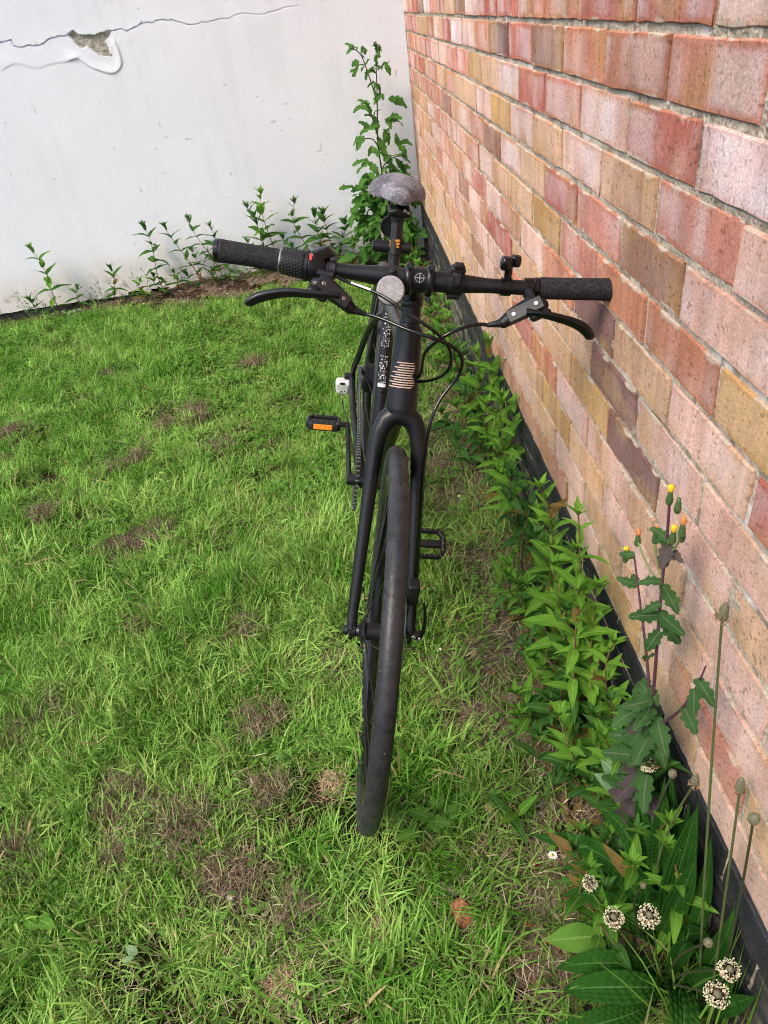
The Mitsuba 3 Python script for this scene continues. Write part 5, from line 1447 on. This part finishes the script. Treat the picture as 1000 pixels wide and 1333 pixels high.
# ribwort plantain: ribbed leaves, stalks with seed heads
def rib_leaf(P, wmax, face=(0, 0, 1), peak=.55, rows=230):
    C = curve(P, rows + 1); t = np.linspace(0, 1, rows + 1)
    w = wmax * np.sin(np.pi * np.clip(t, 0, 1) ** (math.log(.5) / math.log(peak))) ** 1.15 + .0022 * (1 - t)
    T = np.gradient(C, axis=0); T /= np.linalg.norm(T, axis=1, keepdims=True)
    V, UV = [], []
    n = 12
    for i in range(rows + 1):
        nn = np.asarray(face, float); nn = nn - T[i] * (nn @ T[i]); nn /= np.linalg.norm(nn)
        sd = np.cross(T[i], nn)
        for c in range(-n, n + 1):
            f = c / n
            u = abs(f) * 3
            ribs = .14 * wmax * (math.sin(math.pi * (u % 1)) ** .7) * (1 if u < 2.999 else 0)
            quilt = .5 + .5 * math.sin(t[i] * 2 * math.pi * (np.linalg.norm(P[-1] - np.asarray(P[0])) / .0085) + 1.7 * math.floor(u) + c * .1)
            h = .30 * abs(f) * w[i] + ribs * (.35 + .65 * quilt) * min(1, w[i] / wmax * 1.3)
            V.append(C[i] + sd * f * w[i] + nn * h); UV.append((.5 + .5 * f, t[i]))
    m = 2 * n + 1
    i, j = np.meshgrid(np.arange(rows), np.arange(m - 1), indexing='ij')
    q = np.stack([i * m + j, i * m + j + 1, (i + 1) * m + j + 1, (i + 1) * m + j], -1).reshape(-1, 4)
    return trimesh.Trimesh(np.array(V), np.vstack([q[:, [0, 1, 2]], q[:, [0, 2, 3]]]), process=False), np.array(UV)


key = fresh_thing('ribwort_plantain')
A_ = np.array([.318, .515, .012])
for P, w, fc in (([A_, [.29, .54, .11], [.258, .585, .145], [.205, .64, .12], [.155, .69, .07]], .0165, (0, -.5, 1)),
                 ([A_, [.322, .512, .14], [.326, .512, .28], [.333, .512, .405]], .0195, (-.25, -1, .15)),
                 ([A_, [.312, .545, .12], [.306, .585, .22], [.300, .628, .295]], .0150, (-.5, -.9, .3)),
                 ([[.30, .45, .012], [.262, .43, .085], [.212, .432, .095], [.152, .457, .035]], .0200, (0, -.3, 1)),
                 ([A_, [.28, .57, .075], [.238, .61, .082], [.192, .63, .045]], .0150, (0, -.4, 1)),
                 ([[.31, .45, .012], [.305, .41, .10], [.29, .37, .125], [.262, .335, .06]], .0195, (0, -.2, 1)),
                 ([[.29, .44, .012], [.24, .41, .055], [.18, .40, .06], [.10, .41, .03]], .0170, (0, -.2, 1)),
                 ([A_, [.338, .53, .14], [.345, .545, .25], [.350, .56, .33]], .0140, (-.9, -.6, .2)),
                 ([A_, [.335, .48, .10], [.345, .455, .17], [.350, .43, .19]], .0130, (-.5, -.3, 1)),
                 ([A_, [.30, .525, .12], [.28, .54, .20], [.262, .55, .235]], .0130, (-.2, -.9, .4)),
                 ([A_, [.33, .56, .10], [.335, .62, .17], [.34, .68, .17]], .0150, (-.5, -.3, 1)),
                 ([A_, [.30, .56, .16], [.275, .61, .21], [.24, .66, .19]], .0150, (-.2, -.6, 1)),
                 ([[.33, .44, .012], [.345, .43, .12], [.354, .425, .22], [.358, .43, .30]], .0125, (-1, -.6, .2)),
                 ([[.33, .47, .012], [.348, .475, .14], [.356, .49, .25], [.358, .51, .33]], .0120, (-1, -.6, .2)),
                 ([[.33, .42, .012], [.345, .39, .10], [.356, .365, .19], [.358, .35, .24]], .0125, (-1, -.5, .3)),
                 ([[.32, .52, .012], [.34, .55, .15], [.350, .60, .27], [.354, .64, .31]], .0125, (-.9, -.7, .3)),
                 ([[.33, .58, .012], [.345, .62, .14], [.354, .68, .24], [.356, .73, .27]], .0130, (-.9, -.7, .3)),
                 ([[.31, .47, .012], [.315, .45, .14], [.31, .42, .23], [.30, .385, .255]], .0135, (-.3, -.9, .6)),
                 ([[.31, .53, .012], [.30, .52, .13], [.285, .50, .20], [.262, .475, .205]], .0130, (-.2, -.7, .8)),
                 ([A_, [.32, .50, .13], [.325, .49, .24], [.328, .485, .335]], .0160, (-.5, -1, .2)),
                 ([A_, [.315, .54, .15], [.315, .56, .27], [.322, .585, .36]], .0150, (-.4, -1, .2)),
                 ([[.32, .46, .012], [.335, .42, .11], [.348, .39, .17], [.352, .36, .17]], .0150, (-.6, -.4, 1)),
                 ([A_, [.27, .52, .10], [.225, .545, .125], [.175, .565, .09]], .0160, (0, -.4, 1)),
                 ([[.30, .47, .012], [.255, .47, .065], [.205, .475, .07], [.15, .49, .03]], .0165, (0, -.3, 1))):
    m, uv = rib_leaf(np.array(P), w, fc)
    put(key + '__leaf', m, 'plantain_bsdf', True, uv=uv)
thing(key, 'dark green ribbed plantain with long leaves in the lower right corner', 'plant')


def head(stalk, p, kind, up=None, size=1.0, base=None, bend=.02):
    base = A_ if base is None else np.array(base); p = np.array(p, float)
    mid = base + (p - base) * .55 + [-bend, bend * .4, 0]
    C = curve([base, mid, p], 30)
    k = put(key + '__stalk', sweep(C, np.linspace(.0021, .0015, 30), sides=8), 'stem_dark_bsdf' if kind != 'tall' else 'stem_mid_bsdf', True)
    ax_ = C[-1] - C[-4]; ax_ /= np.linalg.norm(ax_)
    if up is not None:
        ax_ = np.array(up, float); ax_ /= np.linalg.norm(ax_)
    prof = dict(ring=((-.007, .002), (-.006, .0045), (0, .0052), (.006, .0042), (.009, .0024), (.0105, .0007)), tall=((-.002, .002), (0, .0048), (.008, .0052), (.016, .0044), (.022, .0024), (.024, .0006)), bud=((-.004, .002), (-.003, .0050), (.003, .0060), (.008, .0042), (.010, .001)))[kind]
    S = sweep([p + ax_ * z * size for z, r in prof], [r * size for z, r in prof], sides=18)
    S = S.subdivide().subdivide()
    v = np.array(S.vertices); c = p + np.outer((v - p) @ ax_, ax_)
    v = c + (v - c) * (1 + .30 * (meshkit.noise(v * 900, 3)[:, None] - .5))
    S.vertices = v
    kh = put(key + '__seed_head', S, 'seed_head_bsdf' if kind != 'ring' else 'seed_head_bsdf', True)
    e1 = np.cross(ax_, [.3, .8, .2]); e1 /= np.linalg.norm(e1); e2 = np.cross(ax_, e1)
    if kind in ('ring', 'tall'):
        fr, an = [], []
        n = 250 if kind == 'ring' else 34
        for i in range(n):
            a = pg.uniform(0, 6.28)
            z = pg.uniform(-.007, .006) if kind == 'ring' else pg.uniform(-.004, .003)
            rd = e1 * math.cos(a) + e2 * math.sin(a)
            out = (pg.uniform(.0058, .0132) if kind == 'ring' else pg.uniform(.0060, .0085)) * size
            q0, q1 = p + ax_ * z * size + rd * .004 * size, p + ax_ * (z + pg.uniform(-.001, .004)) * size + rd * out
            fr.append(sweep([q0, q1], [.0003, .0002], sides=4, caps=False))
            b = trimesh.creation.icosphere(1, pg.uniform(.0007, .00125) * size); b.vertices = np.array(b.vertices) * [1, .75, 1.2] + q1; an.append(b)
        put(kh + '__stamens', cat(*(fr + an)), 'stamen_bsdf' if kind == 'ring' else 'seed_brown_bsdf', True)
        if kind == 'ring':
            br = []
            for i in range(46):
                a = pg.uniform(0, 6.28); rd = e1 * math.cos(a) + e2 * math.sin(a)
                b = trimesh.creation.icosphere(1, .0021 * size); b.vertices = np.array(b.vertices) + p + ax_ * pg.uniform(-.007, .000) * size + rd * pg.uniform(.005, .0085) * size; br.append(b)
            put(kh + '__florets', cat(*br), 'seed_brown_bsdf', True)


head(0, (.345, .566, .678), 'tall', (.02, -.03, 1), 1.05, base=(.335, .400, .02), bend=.002)
head(0, (.345, .462, .505), 'tall', (0, .1, 1), .95, base=(.335, .375, .02), bend=.0)
head(0, (.347, .431, .497), 'bud', (.15, -.1, 1), 1.05, base=(.335, .375, .02), bend=-.004)
head(0, (.315, .622, .334), 'ring', (.0, -.25, 1), .95, base=(.318, .56, .02))
head(0, (.325, .572, .380), 'bud', (0, 0, 1), .95, base=(.322, .53, .02))
head(0, (.330, .526, .425), 'tall', (0, 0, 1), .95, base=(.326, .53, .02))
head(0, (.208, .44, .285), 'ring', (-.1, -.1, 1), 1.0)
head(0, (.252, .437, .285), 'ring', (.05, -.1, 1), 1.05)
head(0, (.196, .50, .26), 'ring', (-.1, -.1, 1), .80)
head(0, (.323, .366, .285), 'ring', (.1, -.2, 1), 1.0, base=(.325, .45, .02))
head(0, (.298, .342, .285), 'ring', (0, -.2, 1), 1.08, base=(.325, .45, .02))
head(0, (.312, .398, .285), 'bud', (0, -.2, 1), .95, base=(.325, .45, .02))
head(0, (.272, .50, .235), 'bud', (0, -.2, 1), .75)

# broad pale leaf plant beside the plantain, grey green leaves by the star shoot
key2 = fresh_thing('dock_seedling')
for p, d, s in (((.225, .52, .05), (-1, -.05, .25), .085), ((.228, .52, .05), (-.5, -.8, .5), .05), ((.228, .52, .05), (.3, .8, .5), .05)):
    add_leaf(key2, OVAL['weed_leaf_bsdf'][0], p, d, (0, -.3, 1), s)
put(key2 + '__stem', cyl((.228, .52, -.005), (.227, .52, .052), .0018, sides=8), 'stem_green_bsdf', True)
thing(key2, 'seedling with one broad light green leaf pointing left, beside the plantain', 'plant')
key2 = fresh_thing('grey_leaf_seedling')
for p, d, s in (((.318, .655, .23), (-.1, -.35, .9), .065), ((.318, .655, .22), (-.6, .8, .1), .075), ((.318, .655, .21), (-.8, .2, .4), .07), ((.318, .655, .20), (-.3, -.9, .2), .06)):
    add_leaf(key2, OVAL['sage_leaf_bsdf'][pg.integers(2)], p, d, (-.2, -.8, .6), s)
put(key2 + '__stem', cyl((.32, .657, -.005), (.318, .655, .235), .0018, sides=8), 'stem_green_bsdf', True)
thing(key2, 'seedling with rounded grey green leaves above the plantain', 'plant')

# small weeds in the lawn
def rosette(x, y, n, s, lb, kind='weed_leaf_bsdf', h=.03, spread=.03, src=None, name='lawn_weed'):
    k = fresh_thing(name)
    z0 = float(gz(x, y))
    for i in range(n):
        a = i * 2.4 + pg.normal(0, .3); e = pg.uniform(.1, .6)
        p = np.array([x + pg.normal(0, spread * .4), y + pg.normal(0, spread * .4), z0 + h * pg.uniform(.5, 1)])
        add_leaf(k, (src or OVAL[kind])[pg.integers(2)], p, (math.cos(a) * math.cos(e), math.sin(a) * math.cos(e), math.sin(e)), (0, -.2, 1), s * pg.uniform(.7, 1.2))
    thing(k, lb, 'weed')
    return k


lob = [leaf_dict('weed_leaf_bsdf', lobed, fold=.1, droop=.3, seed=20 + i, wave=.2, teeth=.25, nteeth=11, rows=24, cols=2) for i in range(2)]
rosette(-.005, .745, 6, .045, 'bright lobed weed in the grass just right of the front tyre contact', src=lob, h=.045)
rosette(.020, .775, 5, .035, 'smaller lobed weed behind the bright one right of the front tyre', src=lob, h=.04)
rosette(-.39, .655, 14, .026, 'patch of round leaved weed with a daisy in the lower left lawn', h=.035, spread=.09)
rosette(-.715, .660, 2, .042, 'pair of pale oval leaves lying in the lower left lawn', 'weed_leaf_bsdf', h=.05)
rosette(-.545, .590, 2, .028, 'small round pale leaf near the bottom of the lawn', 'sage_leaf_bsdf', h=.05)
rosette(.185, 1.95, 6, .040, 'low weed on the bare soil right of the fork crown', h=.03, src=HERB['herb_leaf_bsdf'])
rosette(.215, .700, 7, .030, 'small weed with yellow green leaves above the long plantain leaf', h=.03)
rosette(.12, 1.12, 7, .026, 'small weed on the soil right of the front axle', h=.03)
rosette(.17, .90, 6, .026, 'small weed between the grass and the red fallen leaves', h=.025, src=HERB['herb_leaf_bsdf'])
rosette(.075, .56, 6, .024, 'small weed beside the red brick shard', h=.03)
rosette(-1.35, 4.30, 9, .055, 'dark leafy weed at the foot of the lone short willowherb shoot', h=.06, src=HERB['herb_leaf_dark_bsdf'])
rosette(-.77, 4.30, 10, .055, 'blue green leafy weed beyond the left handlebar grip', 'sage_leaf_bsdf', h=.07, spread=.08)
rosette(-.10, 4.28, 10, .05, 'leafy weed at the foot of the dark corner bush', h=.06, src=HERB['herb_leaf_bsdf'], spread=.08)
rosette(-1.72, 4.25, 9, .045, 'pale leafy weed at the lawn edge by the dark footing', 'sage_leaf_bsdf', h=.05, spread=.07)


def litter(kind, name, pts, s, lb, cat_, grp, bs):
    for x, y in pts:
        k = fresh_thing(name)
        a = pg.uniform(0, 6.28)
        scene[k] = {**OVAL[bs][pg.integers(2)], 'to_world': mat4(frame((math.cos(a), math.sin(a), pg.normal(.1, .15)), np.array([0, 0, 1]) + pg.normal(0, .35, 3)), (x, y, float(gz(x, y)) + pg.uniform(.010, .020)), s * pg.uniform(.7, 1.25))}
        thing(k, lb, cat_, grp)


litter(0, 'red_leaf', [(.25, 2.09), (.30, 2.06), (.29, 1.67), (.28, 1.04), (.285, .97), (.24, 1.33), (.29, 1.75), (.19, 2.09), (.15, .67), (.16, .54), (.175, .53), (.13, .56), (.24, 1.62), (.22, .89), (.16, 1.12), (.26, 1.02), (.24, .96), (.20, .60)], .021,
       'small crimson leaf fallen on the soil near the brick wall', 'leaf', 'crimson fallen leaves', 'red_leaf_bsdf')
litter(0, 'brown_leaf', [(.28, 1.60), (.26, 1.54), (.21, 1.18), (.235, 1.17), (.10, 1.28), (.18, 1.9), (.2, 2.3), (.16, 2.0), (.13, 1.55), (.21, 1.45), (.09, .83), (.21, .80), (.24, .75), (.19, .49), (.13, .48), (.26, 2.5), (-1.2, 4.25), (-1.0, 4.27), (-.85, 4.28), (-.95, 4.22), (-.7, 4.3), (-1.1, 4.3), (-.5, 4.28), (-.2, 4.25), (.05, 4.2)], .034,
       'dry brown leaf lying on the bare soil', 'leaf', 'dry brown leaves on the soil', 'brown_leaf_bsdf')


def daisy(x, y, lb, z=.03, s=1.0):
    k = fresh_thing('daisy')
    c = np.array([x, y, float(gz(x, y)) + z]); m_ = []
    for i in range(14):
        a = i * 2 * math.pi / 14
        m, _ = leaf_mesh(oval, rows=3, fold=.1, droop=.2)
        R = frame((math.cos(a), math.sin(a), .25 + pg.normal(0, .12)), (0, 0, 1))
        m.vertices = np.array(m.vertices) * .0085 * s @ R.T + c
        m_.append(m)
    put(k + '__petals', cat(*m_), 'white_petal_two_bsdf', False)
    d = trimesh.creation.icosphere(2, .0026 * s); d.vertices = np.array(d.vertices) * [1, 1, .6] + c + [0, 0, .0012]
    put(k + '__centre', d, 'yellow_petal_bsdf', True)
    put(k + '__stalk', cyl(c - [0, 0, z + .005], c - [0, 0, .001], .0007, sides=6), 'stem_green_bsdf', True)
    thing(k, lb, 'flower', 'daisies')


scene['white_petal_two_bsdf'] = twosided({'type': 'diffuse', 'reflectance': rgb((.8, .8, .78))})
daisy(.190, .668, 'white daisy with a yellow centre left of the long plantain leaf', .035, 1.1)
daisy(-.385, .668, 'daisy in the patch of round leaved weed')
for x, y in ((.195, 1.81), (-.165, 1.90), (-.095, 1.85), (-1.30, 4.18), (-1.16, 3.84), (.012, 1.25), (.055, 1.19), (-.33, 2.77), (-.29, 2.61), (-.80, 4.12), (-1.05, 4.10), (-1.42, 4.15), (.02, 2.1), (-.35, 3.6)):
    daisy(x, y, 'tiny white flower showing in the short grass', .025, .85)


def lump(name, p, size, bs, lb, cat_, seed, rot=0.0):
    m = trimesh.creation.icosphere(3, 1.0); v = np.array(m.vertices)
    v = v * (1 + .35 * (meshkit.fbm(v * 2.2 + seed, 3, seed)[:, None] - .5)); v = np.sign(v) * np.abs(v) ** .75
    v = v * np.array(size) @ Rn.from_euler('z', rot).as_matrix().T + [p[0], p[1], float(gz(p[0], p[1])) + p[2]]
    m.vertices = v
    k = fresh_thing(name)
    scene[k] = mikit.ply(m, bs, smooth=28)
    thing(k, lb, cat_)


lump('brick_shard', (.018, .598, .012), (.017, .024, .016), 'shard_bsdf', 'red brick shard sunk in the grass before the bicycle', 'stone', 3, .3)
lump('pale_stone', (-.005, .640, .012), (.022, .011, .010), 'pale_stone_bsdf', 'pale flat stone just behind the red brick shard', 'stone', 5, -.4)
lump('white_pebble', (.222, .655, .018), (.006, .007, .005), 'white_petal_bsdf', 'white pebble beside the daisy left of the plantain', 'stone', 8)
lump('white_pebble', (.205, 1.815, .012), (.009, .007, .006), 'white_petal_bsdf', 'white pebble on the soil far behind the fork crown', 'stone', 9)
lump('fallen_cone', (.235, .945, .012), (.008, .019, .007), 'seed_brown_bsdf', 'brown catkin lying on the soil below the near clump', 'catkin', 11, -.5)
lump('fallen_seed_head', (.105, .782, .014), (.017, .0075, .0075), 'seed_brown_bsdf', 'grey brown seed head lying on the soil beside the bright seedling', 'seed head', 13, .4)
lump('soil_clod', (.16, 1.40, .006), (.022, .016, .010), 'crumb_bsdf', 'clod of earth right of the left pedal', 'clod', 15)

# long grass blades standing against the plinth
def tall_grass(x, y, lb, n, L, w, spread, lean=.3):
    m, uv = ribbons(n, np.random.default_rng(int(1000 * y)), L, w, lean, .35, spread, pale=.12)
    v = np.array(m.vertices) + [x, y, float(gz(x, y)) - .005]
    v[:, 0] = np.minimum(v[:, 0], WX - .004 - .002 * np.random.default_rng(1).random(len(v)))
    m.vertices = v
    k = fresh_thing('tall_grass')
    scene[k] = mikit.ply(m, 'grass_bsdf', smooth=True, uv=uv)
    thing(k, lb, 'grass', kind='stuff')


tall_grass(.345, .47, 'long grass blades between the plantain and the dark plinth', 34, .20, .0048, .03)
tall_grass(.335, .38, 'long grass blades in the lower right corner', 80, .22, .0048, .045)
tall_grass(.345, 1.95, 'upright pale grass blades against the brick wall beyond the shoots', 40, .30, .004, .03, .15)
tall_grass(.35, 1.40, 'few long grass blades before the bare plinth', 18, .22, .003, .05)
tall_grass(.30, 2.6, 'grass blades among the dense row of shoots', 60, .16, .004, .10)
